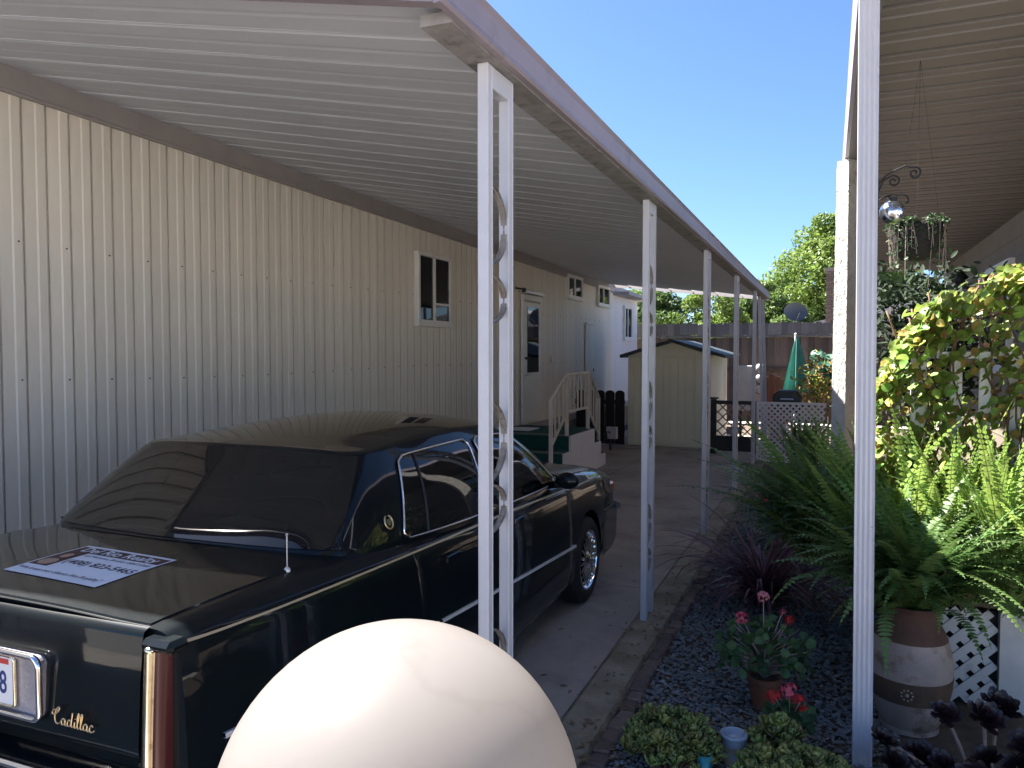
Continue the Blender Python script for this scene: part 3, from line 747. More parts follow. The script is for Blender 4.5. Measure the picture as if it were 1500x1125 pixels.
lettering('38', .088, 'plate_blue', Matrix.Translation((CC + .165, PY - .0146, .748)) @ FY @ Matrix.Diagonal((.72, 1, 1, 1)), lp, offset=.001)
MB().box((CC + .16, PY - .0155, .803), (CC + .205, PY - .0141, .817)).build('registration_sticker', 'sticker_red', lp)
# script lettering drawn as a brush line
def script(word_paths, mtx, r, parent, m):
    b = MB()
    for P in word_paths: b.tube([mtx @ Vector((p[0], p[1], 0)) for p in cr(P, 5)], r, 6)
    return b.build('script_lettering', m, parent, smooth=True)
WP = [[(1.1, 1.55), (.75, 1.75), (.2, 1.6), (0, 1.25), (.35, 1.1), (.9, 1.5), (1.25, 1.95), (1.0, 2.05), (.55, 1.5), (.4, .7), (.6, .15), (1.05, .1), (1.5, .5)],
      [(2.1, .75), (1.75, .8), (1.5, .45), (1.6, .08), (1.95, .2), (2.15, .75), (2.1, .2), (2.3, .05), (2.55, .35)],
      [(3.1, .75), (2.75, .8), (2.5, .45), (2.6, .08), (2.95, .2), (3.2, .9), (3.45, 1.8), (3.15, .4), (3.3, .05), (3.6, .3), (3.75, .75), (3.65, .2), (3.8, .05), (4.1, .4), (4.5, 1.5), (4.45, 1.85), (4.25, 1.5), (4.15, .3), (4.35, .05), (4.65, .4), (5.05, 1.5), (5.0, 1.85), (4.8, 1.5), (4.7, .3), (4.9, .05), (5.2, .4)],
      [(5.75, .75), (5.4, .8), (5.15, .45), (5.25, .08), (5.6, .2), (5.8, .75), (5.75, .2), (5.95, .05), (6.2, .4)],
      [(6.75, .7), (6.5, .85), (6.2, .5), (6.25, .1), (6.6, .05), (6.95, .3)], [(3.85, 1.1), (3.9, 1.15)]]
k_ = .155 / 7
script(WP, Matrix.Translation((CC + .37, RY - .062, .672)) @ FY @ Matrix.Diagonal((k_, k_, 1, 1)), .0021, car, 'gold')
# vertical tail lamps
for sg in (1, -1):
    ch = MB(); G1 = []; G2 = []
    for k in range(13):
        z = .40 + .50 * k / 12; yy = RY - .045 + .012 * (k / 12) ** 2 - .0
        x0 = .668 + .010 * k / 12
        G1.append([(CC + sg * (x0), yy + .004, z), (CC + sg * (x0 + .006), yy - .012, z), (CC + sg * (x0 + .022), yy - .012, z), (CC + sg * (x0 + .028), yy + .004, z)])
        G2.append([(CC + sg * (x0 + .028), yy + .002, z), (CC + sg * (x0 + .034), yy + .002, z), (CC + sg * (x0 + .044), yy + .008, z), (CC + sg * (x0 + .052), yy + .022, z), (CC + sg * (x0 + .056), yy + .05, z)])
    tl = MB().grid(G2).build('tail_lamp', 'red_lens', car, smooth=True)
    cb = MB().grid(G1); cb.ball((CC + sg * .692, RY - .036, .905), .016, 10, 6, (1, .8, .6)); cb.build('chrome_strip', 'chrome_aged', tl, smooth=True)
for sg in (1, -1): MB().box((CC + sg * .657, RY - .040, .898), (CC + sg * .764, RY + .03, .931)).build('fender_tip', 'car_paint', car, bevel=.013)
# side trim
def strip(name, ya, yb, zf, hgt, m, side, off=.006, n=40, parent=None):
    G = []
    for k in range(n + 1):
        y = ya + (yb - ya) * k / n; z = zf(y)
        r_ = [body(y, p_of_z(y, z + h_), o_, side) for h_, o_ in ((-hgt / 2, .0), (-hgt / 2, off), (hgt / 2, off), (hgt / 2, .0))]
        G.append(r_)
    return MB().grid(G).build(name, m, parent or car)
zm = lambda y: .648 - .0625 * (y - 1.39); zp = lambda y: .930 - .032 * (y - 1.33) - .004 * max(0, y - 3.2) ** 2
for sg in (1, -1):
    strip('side_moulding', 1.56, 2.72, zm, .014, 'bright_trim', sg, .010); strip('side_moulding', 2.745, 4.55, zm, .014, 'bright_trim', sg, .012)
    strip('pinstripe', 1.48, 5.3, lambda y: zp(y) - .012, .006, 'pinstripe', sg, .0058, 70)
    h1 = MB(); 
    for yh in (2.86, 3.62):
        q = body(yh, p_of_z(yh, .80), .012, sg); MB().box((q[0] - .012, yh - .06, q[2] - .018), (q[0] + .012, yh + .06, q[2] + .012)).build('door_handle', 'car_paint', car, bevel=.005)
# greenhouse
BL = [(0, 2.08, .962), (.42, 2.115, .962), (.645, 2.18, .958), (.725, 2.34, .938), (.748, 2.75, .905), (.752, 3.3, .880), (.748, 3.9, .862), (.735, 4.3, .858), (.66, 4.56, .872), (.40, 4.70, .895), (0, 4.76, .905)]
RL = [(0, 2.50, 1.275), (.36, 2.51, 1.272), (.525, 2.545, 1.262), (.568, 2.66, 1.260), (.565, 2.95, 1.272), (.572, 3.35, 1.278), (.562, 3.70, 1.265), (.545, 3.90, 1.25), (.48, 4.0, 1.252), (.27, 4.05, 1.27), (0, 4.07, 1.278)]
BLn = [np.array(p) for p in BL]; RLn = [np.array(p) for p in RL]; NS = len(BL) - 1
def roofline(y):
    t = (y - 2.50) / 1.57; return 1.275 + .072 * (1 - (2 * t - 1) ** 2) ** .9 if 0 < t < 1 else 1.275
def gh(s, v, side=1, off=0.):
    def G(s, v):
        a = cr1(BLn, s); c = cr1(RLn, s)
        if v <= 1:
            q = a + (c - a) * v; bul = (.006 + .024 * min(1, max(0, (s - 2.0) / 2.0))) * math.sin(math.pi * v); e = np.array((a[0] * .9, (s - 5) / 5 * .6, .25)); e /= np.linalg.norm(e)
            return q + e * bul
        w_ = v - 1; zc = roofline(c[1]); k = 1 - (1 - w_) ** 2.0
        return np.array((c[0] * (1 - w_), c[1], c[2] + (zc - c[2]) * k))
    q = G(s, v)
    if off:
        d1 = G(min(s + .03, NS), v) - G(max(s - .03, 0), v); d2 = G(s, min(v + .02, .999 if v <= 1 else 2)) - G(s, max(v - .02, 0))
        nn = np.cross(d1, d2); nn /= (np.linalg.norm(nn) + 1e-12)
        cen = np.array((0, 3.3, .8))
        if np.dot(nn, q - cen) < 0: nn = -nn
        if s <= .001 or s >= NS - .001: nn[0] = 0
        q = q + nn * off
    return (CC + side * q[0], q[1], q[2])
# window outlines in (s,v): bilinear quads, corner order: belt-rear, belt-front, top-front, top-rear
WIN = {'rear_door': [(3.60, .03), (4.98, .03), (5.12, .87), (3.52, .85)], 'front_door': [(5.16, .03), (7.45, .03), (6.75, .87), (5.30, .87)],
       'rear_window': [(0, .05), (2.35, .03), (2.3, .95), (0, .96)], 'windscreen': [(8.0, .05), (10, .05), (10, .95), (7.92, .95)]}
def wpt(k, a, b):
    A, B, C_, D = WIN[k]; return ((1 - a) * (1 - b) * A[0] + a * (1 - b) * B[0] + a * b * C_[0] + (1 - a) * b * D[0], (1 - a) * (1 - b) * A[1] + a * (1 - b) * B[1] + a * b * C_[1] + (1 - a) * b * D[1])
def in_win(s, v, mg=.0):
    for k, q in WIN.items():
        ins = True
        for i in range(4):
            (x0, y0), (x1, y1) = q[i], q[(i + 1) % 4]
            L_ = math.hypot((x1 - x0) * .25, y1 - y0)
            if L_ < 1e-6: continue
            dd = ((x1 - x0) * .25 * (v - y0) - (y1 - y0) * (s - x0) * .25) / L_
            if dd < mg and not (k == 'rear_window' and x0 == 0 == x1) and not (k == 'windscreen' and x0 == 10 == x1): ins = False; break
        if ins: return True
    return False
sh = MB(); ss = np.linspace(0, NS, 161); vv = np.concatenate([np.linspace(-.06, 1, 41), np.linspace(1, 2, 17)[1:]])
for sg in (1, -1):
    P = {}
    for i, s_ in enumerate(ss):
        for j, v_ in enumerate(vv):
            P[i, j] = len(sh.v); q = gh(s_, max(v_, 0), sg); sh.v.append(q if v_ >= 0 else (q[0], q[1], q[2] - .04))
    for i in range(len(ss) - 1):
        for j in range(len(vv) - 1):
            s_, v_ = (ss[i] + ss[i + 1]) / 2, (vv[j] + vv[j + 1]) / 2
            if v_ < 1 and in_win(s_, v_, .012): continue
            sh.f.append((P[i, j], P[i + 1, j], P[i + 1, j + 1], P[i, j + 1]))
sh.build('roof_shell', 'car_paint', car, smooth=True)
def glass(key, name, m, side, off=.004, n=22, full=False, frame=None, parent=None):
    pts = [[wpt(key, a, b) for a in np.linspace(0, 1, n)] for b in np.linspace(0, 1, 14)]
    if full: G = [[gh(s_, v_, 1, off) for s_, v_ in (row[::-1] if key == 'rear_window' else row)] + [gh(s_, v_, -1, off) for s_, v_ in (row if key == 'rear_window' else row[::-1])] for row in pts]
    else: G = [[gh(s_, v_, side, off) for s_, v_ in row] for row in pts]
    o = MB().grid(G).build(name, m, parent or car, smooth=True)
    return o
def outline(key, side, r=.05, n=12):
    out = []
    cs = [(0, 0), (1, 0), (1, 1), (0, 1)]
    for i in range(4):
        a, b = cs[i], cs[(i + 1) % 4]
        for k in range(n): f_ = (k + .5) / n; f_ = .03 + .94 * f_; out.append(gh(*wpt(key, a[0] + (b[0] - a[0]) * f_, a[1] + (b[1] - a[1]) * f_), side, .008))
    return out
for sg in (1, -1):
    w1 = glass('rear_door', 'side_window', 'tint_glass', sg); MB().tube(outline('rear_door', sg), .0055, 6, closed=True).build('chrome_trim', 'chrome', w1, smooth=True)
    a_, b_ = wpt('rear_door', .30, 0), wpt('rear_door', .24, 1)
    MB().tube([gh(a_[0] + (b_[0] - a_[0]) * f_, a_[1] + (b_[1] - a_[1]) * f_, sg, .006) for f_ in np.linspace(0, 1, 10)], .006, 6).build('divider', 'black_paint', w1)
    w2 = glass('front_door', 'side_window', 'clear_glass', sg); MB().tube(outline('front_door', sg), .0055, 6, closed=True).build('chrome_trim', 'chrome', w2, smooth=True)
glass('rear_window', 'rear_window', 'tint_glass', 1, full=True)
glass('windscreen', 'windscreen', 'clear_glass', 1, full=True)
# crest on the rear quarter
q = Vector(gh(3.30, .22, 1, .012)); qn = (Vector(gh(3.30, .22, 1, .03)) - q).normalized(); mq = Matrix.Translation(q) @ qn.to_track_quat('Z', 'Y').to_matrix().to_4x4()
c = MB(); c.tube([mq @ Vector((.024 * math.cos(a), .026 * math.sin(a), 0)) for a in np.linspace(math.pi * .62, math.pi * 2.38, 22)], .0035, 6)
c.build('wreath_crest', 'gold', car, smooth=True)
c = MB(); sp = [(-.013, .012), (.013, .012), (.014, 0), (.008, -.011), (0, -.016), (-.008, -.011), (-.014, 0)]
c.add([mq @ Vector((x, y, .002)) for x, y in sp] + [mq @ Vector((x, y, -.002)) for x, y in sp], [tuple(range(7))] + [(i, (i + 1) % 7, 7 + (i + 1) % 7, 7 + i) for i in range(7)])
c.build('shield_crest', 'chrome', car)
# aerial, mirrors, front lamps, front bumper, grille
a = MB(); a.tube([(CC + .665, 1.98, .955), (CC + .665, 1.98, 1.07)], .0022, 6).ball((CC + .665, 1.98, 1.072), .0045, 8, 6); a.lathe([(.012, .945), (.010, .962), (.004, .968)], (CC + .665, 1.98, 0), 10)
a.build('aerial', 'aluminium', car)
for sg in (1, -1):
    mm = MB(); mm.ball((CC + sg * .85, 4.27, .905), .064, 16, 10, (1.15, .6, .78)); mm.bar((CC + sg * .74, 4.30, .87), (CC + sg * .82, 4.28, .885), .06, .04); mm.build('wing_mirror', 'car_paint', car, smooth=True)
    MB().box((CC + sg * .36, 5.745, .59), (CC + sg * .60, 5.80, .68)).build('headlight', 'clear_lens', car, bevel=.012)
    MB().box((CC + sg * .612, 5.60, .585), (CC + sg * .738, 5.762, .67)).build('marker_lamp', 'amber_lens', car, bevel=.012)
fb = MB(); G = []
for z, d_ in ((.22, -.1), (.25, 0), (.29, .05), (.47, .07), (.52, .04), (.53, .0), (.545, -.12)):
    G.append([(CC - .795, 5.235, z)] + [(CC + .79 * a_, 5.80 + d_ - .22 * abs(a_) ** 4.5, z) for a_ in np.linspace(-1, 1, 25)] + [(CC + .795, 5.235, z)])
fb.grid(G).build('front_bumper', 'car_paint', car, smooth=True)
MB().grid([[(CC + .81 * a_, 5.815 + d_ - .22 * abs(a_) ** 4.5, z) for a_ in np.linspace(-1, 1, 25)] for z, d_ in ((.475, .06), (.485, .075), (.525, .06), (.53, .03))]).build('bumper_trim', 'bright_trim', car, smooth=True)
gr_ = MB()
for k in range(13): gr_.box((CC - .3 + .05 * k - .006, 5.80, .545), (CC - .3 + .05 * k + .006, 5.83, .675))
gr_.build('grille', 'chrome', car)
# cabin: seats, shelf, wheel
for x in (-.36, .36):
    s = MB(); s.box((CC + x - .24, 3.36, .70), (CC + x + .24, 3.50, 1.04)); s.build('seat', 'seat_leather', car, bevel=.05)
    MB().box((CC + x - .12, 3.36, 1.05), (CC + x + .12, 3.45, 1.17)).build('headrest', 'seat_leather', car, bevel=.035)
MB().box((CC - .6, 2.50, .80), (CC + .6, 2.66, 1.02)).build('seat', 'seat_leather', car, bevel=.05)
MB().tube([(CC - .36 + .16 * math.cos(a), 3.98 + .05 * math.sin(a), 1.0 + .15 * math.sin(a)) for a in np.linspace(0, 2 * math.pi, 24, endpoint=False)], .012, 6, closed=True).build('steering_wheel', 'interior_dark', car)
MB().box((CC - .66, 2.2, .974), (CC + .66, 4.5, .978)).build('cabin_floor', 'interior_dark', car)
# loose things in and on the car
ss_ = MB(); G = []
for i in range(21):
    u = i / 20; G.append([(CC + (-.60 + 1.20 * u) * (1 - .12 * v_), 4.50 - .42 * v_ + .012 * (i % 2) + .08 * (1 - abs(2 * u - 1)), .925 + .29 * v_) for v_ in np.linspace(0, 1, 8)])
tag(ss_.grid(G).build('sunshade', 'sunshade_foil'), 'silver crinkled sunshade standing inside the car windscreen', 'sunshade')
tag(MB().add([(CC + .0, 2.36, .984), (CC + .40, 2.31, .984), (CC + .33, 2.40, .987), (CC + .02, 2.50, .987), (CC + .0, 2.36, .981), (CC + .40, 2.31, .981), (CC + .33, 2.40, .984), (CC + .02, 2.50, .984)], [(0, 1, 2, 3), (7, 6, 5, 4), (0, 4, 5, 1), (1, 5, 6, 2), (2, 6, 7, 3), (3, 7, 4, 0)]).build('pale_sheet', 'paper'), 'pale sheet lying on the shelf inside the rear window', 'paper')  # pale sheet added to give the bright patch in the rear window
# magnetic sign on the trunk lid: axes follow the lid
sx0, sx1, sy0, sy1, sz = -2.40, -1.945, 1.575, 1.905, .981
sg_ = thing('magnetic_sign', ((sx0 + sx1) / 2, (sy0 + sy1) / 2, sz), 'white realty sign with maroon band lying on the car trunk lid', 'sign')
W_, H_ = .425, .295; ang = R(-2.5)
def lidz(x, y):
    h_ = lid_o.ray_cast(Vector((x, y, 2)) - woff(lid_o), Vector((0, 0, -1)))
    return (h_[1].z + woff(lid_o).z + .0008) if h_[0] else .978
rot = Matrix.Rotation(ang, 4, 'Z'); base = Matrix.Translation(((sx0 + sx1) / 2, (sy0 + sy1) / 2, 0)) @ rot
def sq(u0, u1, v0, v1, dz, name, m):
    G = []
    for v_ in np.linspace(v0, v1, 6):
        row = []
        for u_ in np.linspace(u0, u1, 14):
            p = base @ Vector((u_, v_, 0)); row.append((p.x, p.y, lidz(p.x, p.y) + dz))
        G.append(row)
    return MB().grid(G).build(name, m, sg_)
b = MB(); poly = rrect(-W_ / 2, W_ / 2, -H_ / 2, H_ / 2, .015)
sq(-W_ / 2, W_ / 2, -H_ / 2, H_ / 2, .0015, 'panel', 'sign_white')
sq(-.205, .205, .075, .132, .0019, 'title_band', 'sign_maroon'); sq(-.205, -.115, -.072, .0745, .0019, 'portrait_print', 'sign_maroon')
def print_text(txt, size, m, u, v, **kw):
    me = text_mesh(txt, size, depth=0., **kw)
    for vtx in me.vertices:
        p = base @ Vector((u + vtx.co.x, v + vtx.co.y, 0)); vtx.co = (p.x, p.y, lidz(p.x, p.y) + .0023)
    me.transform(Matrix.Translation(-woff(sg_))); me.materials.clear(); me.materials.append(M[m]); link('lettering', me, sg_)
print_text('Del Rio Realty', .060, 'sign_white', .0, .103, offset=.0012, spacing=1.0)
print_text('Sal Moreno, Broker 00677268', .0245, 'sign_ink', .048, .052)
print_text('(408) 823-5465', .050, 'sign_ink', .05, -.010, offset=.0008)
print_text('"We treat our clients like Royalty"', .0275, 'sign_ink', -.01, -.105)
b = MB()
for cx_, cy_, rx, ry in ((-.16, .03, .018, .024), (-.16, -.035, .034, .03)):
    pts = [base @ Vector((cx_ + rx * math.cos(a), cy_ + ry * math.sin(a), 0)) for a in np.linspace(0, 2 * math.pi, 14, endpoint=False)]
    b.add([(p.x, p.y, lidz(p.x, p.y) + .0024) for p in pts], [tuple(range(14))])
b.build('portrait_figure', 'skin_print', sg_)

# ------------------------------------------------------------------ porch steps by the door
SX = -3.07
st = thing('porch_steps', (-3.6, 10, 0), 'green carpeted porch steps with white side panel and metal railing below the home door', 'steps')
side_poly = [(9.20, .0), (11.11, 0), (11.11, .19), (10.87, .19), (10.87, .39), (10.53, .39), (10.53, .585), (9.45, .585), (9.45, .385), (9.19, .385)]
side_poly[0] = (8.90, 0); side_poly = [(8.90, 0), (11.11, 0), (11.11, .17), (10.87, .17), (10.87, .37), (10.53, .37), (10.53, .585), (9.45, .585), (9.45, .385), (9.19, .385), (9.19, .19), (8.90, .19)]
MB().prism(side_poly, 'x', SX - .03, SX).build('side_panel', 'stair_white', st)
for a, b_, z0, z1 in ((8.90, 9.19, 0, .20), (9.19, 9.45, 0, .40), (9.45, 10.53, 0, .60), (10.53, 10.87, 0, .385), (10.87, 11.11, 0, .185)):
    e = MB().box((-4.2, a, z0), (SX - .032, b_ - .002, z1)).build('tread' if z1 < .6 else 'landing', 'green_carpet', st)
for a, z in ((8.895, .20), (9.185, .40), (9.445, .60)):
    MB().box((-4.2, a - .012, z - .02), (SX - .034, a + .004, z + .006)).build('nosing', 'carpet_edge', st)
rp_ = [(8.80, 1.08), (9.40, 1.385), (10.41, 1.385), (10.91, 1.0)]
r_ = MB(); r_.tube([(SX - .05, y, z) for y, z in rp_], .022, 8); r_.build('top_rail', 'rail_paint', st, smooth=True)
lp_ = [(8.82, .52), (9.43, .90), (10.32, .90), (10.88, .48)]
r_ = MB()
for (ya, za), (yb, zb) in zip(lp_[:-1], lp_[1:]): r_.bar((SX - .05, ya, za), (SX - .05, yb, zb), .025, .03)
r_.build('bottom_rail', 'rail_paint', st)
for y, z0, z1 in ((8.81, 0, 1.08), (10.90, .2, 1.0), (9.42, .59, 1.38), (10.36, .59, 1.38)):
    MB().box((SX - .07, y - .022, z0), (SX - .03, y + .022, z1)).build('newel', 'rail_paint', st)
def interp(P, y): return float(np.interp(y, [p[0] for p in P], [p[1] for p in P]))
for y in (8.97, 9.12, 9.27, 9.57, 9.73, 9.89, 10.05, 10.21, 10.50, 10.64, 10.78):
    MB().box((SX - .06, y - .012, interp(lp_, y)), (SX - .04, y + .012, interp(rp_, y))).build('baluster', 'rail_paint', st)
tag(MB().box((-4.10, 9.7, .601), (-3.75, 10.1, .612)).build('door_mat', 'paper'), 'pale mat lying on the green porch landing', 'mat')

# utility box on a pipe, dark scalloped fence
ub = thing('utility_box', (-3.41, 12.75, 0), 'small grey electrical box on a pipe beside the porch steps', 'utility box')
MB().box((-3.50, 12.70, .20), (-3.32, 12.80, .40)).build('box', 'cabinet_grey', ub, bevel=.006); MB().tube([(-3.44, 12.76, 0), (-3.44, 12.76, .20)], .022).build('pipe', 'dark_metal', ub); MB().tube([(-3.43, 12.69, .30), (-3.43, 12.66, .32), (-3.48, 12.65, .33), (-3.47, 12.66, .12)], .012).build('cable', 'black_paint', ub)
def scallop_board(x0, x1, y, z0, z1, th=.02):
    w = (x1 - x0); P = [(x0, z0), (x1, z0)] + [(x0 + w / 2 + w / 2 * math.cos(a), z1 - w * .32 + w * .32 * math.sin(a)) for a in np.linspace(0, math.pi, 7)]
    return MB().prism(P, 'y', y, y + th)
sf = thing('scalloped_fence', (-3.8, 13.3, 0), 'low near black wooden fence with rounded board tops between home and shed', 'fence')
for k in range(5): scallop_board(-4.22 + .18 * k, -4.05 + .18 * k, 13.28, .05, 1.00).build('board', 'fence_dark', sf)
MB().box((-4.25, 13.305, .25), (-3.33, 13.33, .33)).build('rail', 'fence_dark', sf); MB().box((-4.25, 13.305, .75), (-3.33, 13.33, .83)).build('rail', 'fence_dark', sf)

# ------------------------------------------------------------------ shed
shd = thing('garden_shed', (-2.55, 14.3, 0), 'pale yellow plastic garden shed with dark gable roof at the end of the driveway', 'shed')
sx_0, sx_1, sy_, sy2 = -3.30, -1.86, 13.4, 15.6
MB().prism([(sx_0, .0), (sx_1, .0), (sx_1, 1.62), (-2.52, 1.84), (sx_0, 1.62)], 'y', sy_ + .02, sy_ + .05).build('front_wall', 'shed_yellow', shd)
MB().box((sx_1 - .03, sy_ + .05, 0), (sx_1, sy2, 1.62)).build('side_wall', 'shed_bounce', shd); MB().box((sx_0, sy_ + .05, 0), (sx_0 + .03, sy2, 1.62)).build('side_wall', 'shed_yellow', shd)
MB().prism([(sx_0, .0), (sx_1, .0), (sx_1, 1.62), (-2.52, 1.84), (sx_0, 1.62)], 'y', sy2, sy2 + .03).build('rear_wall', 'shed_yellow', shd)
dr = MB().box((-2.95, sy_, .06), (-2.14, sy_ + .019, 1.60)).build('door', 'shed_yellow', shd, bevel=.006)
for k in range(6): MB().box((-2.93 + .13 * k, sy_ - .008, .10), (-2.815 + .13 * k, sy_ - .001, 1.56)).build('door_board', 'shed_yellow', dr, bevel=.004)
MB().box((-2.18, sy_ - .03, .85), (-2.15, sy_ - .001, .97)).build('handle', 'shed_yellow', dr)
for k in range(3): MB().box((sx_0 + .005 + .11 * k, sy_ + .010, .04), (sx_0 + .10 + .11 * k, sy_ + .019, 1.58)).build('wall_board', 'shed_yellow', shd, bevel=.004)
for k in range(2): MB().box((-2.12 + .13 * k, sy_ + .010, .04), (-2.0 + .13 * k, sy_ + .019, 1.58)).build('wall_board', 'shed_yellow', shd, bevel=.004)
MB().box((-3.36, sy_ - .25, -.01), (-1.80, sy2, .03)).build('base_slab', 'concrete', shd)
for a, b_ in (((-2.52, 1.90), (-3.42, 1.63)), ((-2.52, 1.90), (-1.62, 1.63))):
    (xa, za), (xb, zb) = a, b_
    MB().prism([(xa, za), (xb, zb), (xb, zb - .055), (xa, za - .055)], 'y', sy_ - .12, sy2 + .15).build('roof_slope', 'shed_roof', shd)

# ------------------------------------------------------------------ back fence
fn = thing('wooden_fence', (0, 18.8, 0), 'tall weathered brown board fence across the back of the lot', 'fence')
bo = MB().box((0, 0, .05), (.145, .02, 2.02)).mesh('board'); bo.materials.append(M['fence_wood'])
x = -7.0
while x < 6.5:
    link('board', bo, fn, loc=(x, rng.uniform(-.006, .006), 0)); x += .1455
MB().box((-7, 18.74, 2.03), (6.6, 18.86, 2.08)).build('cap_rail', 'fence_wood_grey', fn); MB().box((-7, 18.76, .40), (6.6, 18.795, .49)).build('rail', 'fence_wood', fn); MB().box((-7, 18.76, 1.25), (6.6, 18.795, 1.33)).build('rail', 'fence_wood', fn)
tb = MB().prism([(0, 2.085), (.145, 2.085), (.145, 2.34), (.12, 2.37), (.025, 2.37), (0, 2.34)], 'y', 0, .02).mesh('top_board'); tb.materials.append(M['fence_wood_grey'])
x = -7.0
while x < 6.5:
    link('top_board', tb, fn, loc=(x, .02 + rng.uniform(-.008, .008), rng.uniform(-.02, .015))); x += .1455

# black gate with lattice, meters, redwood screen
gt = thing('garden_gate', (-1.45, 13.0, 0), 'black framed gate with diamond lattice window right of the shed', 'gate')
b = MB().box((-1.80, 12.98, 0), (-1.71, 13.03, .90)).box((-1.11, 12.98, 0), (-1.05, 13.03, .88)).box((-1.71, 12.985, .82), (-1.11, 13.025, .88)).box((-1.71, 12.985, .05), (-1.11, 13.025, .30)); b.build('frame', 'black_paint', gt)
lattice(-1.71, -1.11, .30, .82, 13.0, pitch=.11, lw=.02).build('lattice', 'bark_pale', gt)
MB().box((-1.83, 12.97, .905), (-1.68, 13.04, .93)).build('post_cap', 'black_paint', gt)
mt = thing('meter_cabinet', (-1.42, 15.4, 0), 'grey utility cabinet with three round electric meters by the back fence', 'meter')
MB().box((-1.62, 15.4, .55), (-1.33, 15.5, 1.42)).build('cabinet', 'cabinet_grey', mt, bevel=.01); MB().box((-1.31, 15.42, .60), (-1.13, 15.5, 1.45)).build('backplate', 'cabinet_grey', mt)
MB().box((-1.6, 15.44, 0), (-1.55, 15.48, .55)).build('leg', 'dark_metal', mt)
for z in (1.37, 1.17, .97):
    MB().lathe([(0, -.09), (.06, -.085), (.085, -.06), (.09, 0)], (-1.22, 15.42, z), 18, 'y').build('meter', 'cabinet_grey', mt, smooth=True)
    MB().lathe([(.088, -.012), (.10, -.012), (.10, 0)], (-1.22, 15.42, z), 18, 'y').build('meter_ring', 'dark_metal', mt)
rs_ = thing('redwood_screen', (-.95, 14.9, 0), 'red brown board screen with curved top behind the white lattice', 'screen')
for k in range(4): scallop_board(-1.13 + .105 * k, -1.03 + .105 * k, 14.9, .05, 1.28 - .05 * abs(k - 1)).build('board', 'redwood', rs_)
MB().box((-1.14, 14.925, .5), (-.70, 14.95, .58)).build('rail', 'redwood', rs_)
# white lattice screen
ls = thing('lattice_screen', (-.6, 12.3, 0), 'white diagonal lattice screen standing at the end of the garden bed', 'lattice')
lattice(-1.0, -.05, .03, .88, 12.3, pitch=.062, lw=.030).build('lattice', 'lattice_white', ls, kind='stuff')
MB().box((-1.02, 12.285, .88), (-.03, 12.32, .915)).box((-1.02, 12.285, 0), (-.985, 12.32, .88)).box((-.985, 12.287, 0), (-.03, 12.318, .03)).build('frame', 'lattice_white', ls)
# umbrella, folded
um = thing('patio_umbrella', (-.565, 14.75, 0), 'folded teal patio umbrella standing behind the black grill', 'umbrella')
MB().tube([(-.565, 14.75, 0), (-.565, 14.75, 1.98)], .02).build('pole', 'white_paint', um)
P = []
for z, r0, r1 in ((.98, .10, .26), (1.06, .11, .245), (1.2, .105, .215), (1.4, .09, .17), (1.6, .07, .12), (1.8, .045, .068), (1.93, .022, .03), (1.97, .012, .014)):
    P.append([(-.545 + (r0 if k % 2 else r1) * math.cos(2 * math.pi * k / 22) + .03 * (1.97 - z), 14.75 + (r0 if k % 2 else r1) * .8 * math.sin(2 * math.pi * k / 22), z + (.02 * math.sin(k * 1.7) if z < 1.1 else 0)) for k in range(22)])
MB().grid(P, True).build('canopy', 'umbrella_teal', um)
MB().ball((-.565, 14.75, 2.0), .022, 8, 6).build('finial', 'white_paint', um); MB().lathe([(.22, 0), (.22, .04), (.05, .07), (.03, .3)], (-.565, 14.75, 0), 16).build('base', 'dark_metal', um)
gr = thing('barbecue_grill', (-.62, 13.3, 0), 'black lidded barbecue grill behind the white lattice screen', 'grill')
MB().prism([(-.84, .86), (-.40, .86), (-.40, .95), (-.48, 1.06), (-.74, 1.06), (-.84, .98)], 'y', 13.1, 13.5).build('lid', 'grill_black', gr, bevel=.02)
MB().box((-.84, 13.1, .68), (-.40, 13.5, .855)).build('firebox', 'grill_black', gr); MB().box((-.40, 13.14, .80), (-.20, 13.46, .83)).build('side_shelf', 'grill_black', gr)
MB().tube([(-.72, 13.07, .92), (-.52, 13.07, .92)], .012).build('handle', 'aluminium', gr)
for x in (-.82, -.42):
    for y in (13.12, 13.48): MB().bar((x, y, 0), (x, y, .68), .03).build('leg', 'grill_black', gr)
# neighbour beyond the fence
nh = thing('neighbour_house', (1.5, 27, 0), 'neighbouring house roof and brick chimney showing above the back fence', 'house')
MB().box((-.3, 26.5, 0), (7, 33, 2.55)).build('wall', 'stucco', nh)
MB().prism([(-.9, 2.45), (7.6, 2.45), (7.6, 2.55), (3.4, 3.5), (-.9, 2.55)], 'y', 26.1, 33.4).build('roof', 'roof_grey', nh)
chm = MB().box((-.12, 25.75, 0), (.42, 26.4, 4.2)).build('chimney', 'mortar', nh)
br = MB().box((0, 0, 0), (.17, .03, .062)).mesh('brick'); br.materials.append(M['chimney_brick'])
off_ = woff(chm)
for r in range(26):
    for k in range(3):
        link('brick', br, chm, loc=Vector((-.12 + .185 * k - (.06 if r % 2 else 0) + .03, 25.725, 2.3 + .072 * r)) - off_)
MB().box((-.18, 25.7, 4.2), (.48, 26.45, 4.3)).build('chimney_cap', 'mortar', nh)
ds = thing('satellite_dish', (-.82, 20.6, 0), 'grey satellite dish on a pole standing above the back fence', 'satellite dish')
P = []
dm = Matrix.Translation((-.82, 20.6, 2.68)) @ Euler((R(76), R(0), R(22))).to_matrix().to_4x4()
for r in np.linspace(.02, 1, 8): P.append([dm @ Vector((.30 * r * math.cos(a), .24 * r * math.sin(a), .07 * r * r)) for a in np.linspace(0, 2 * math.pi, 24, endpoint=False)])
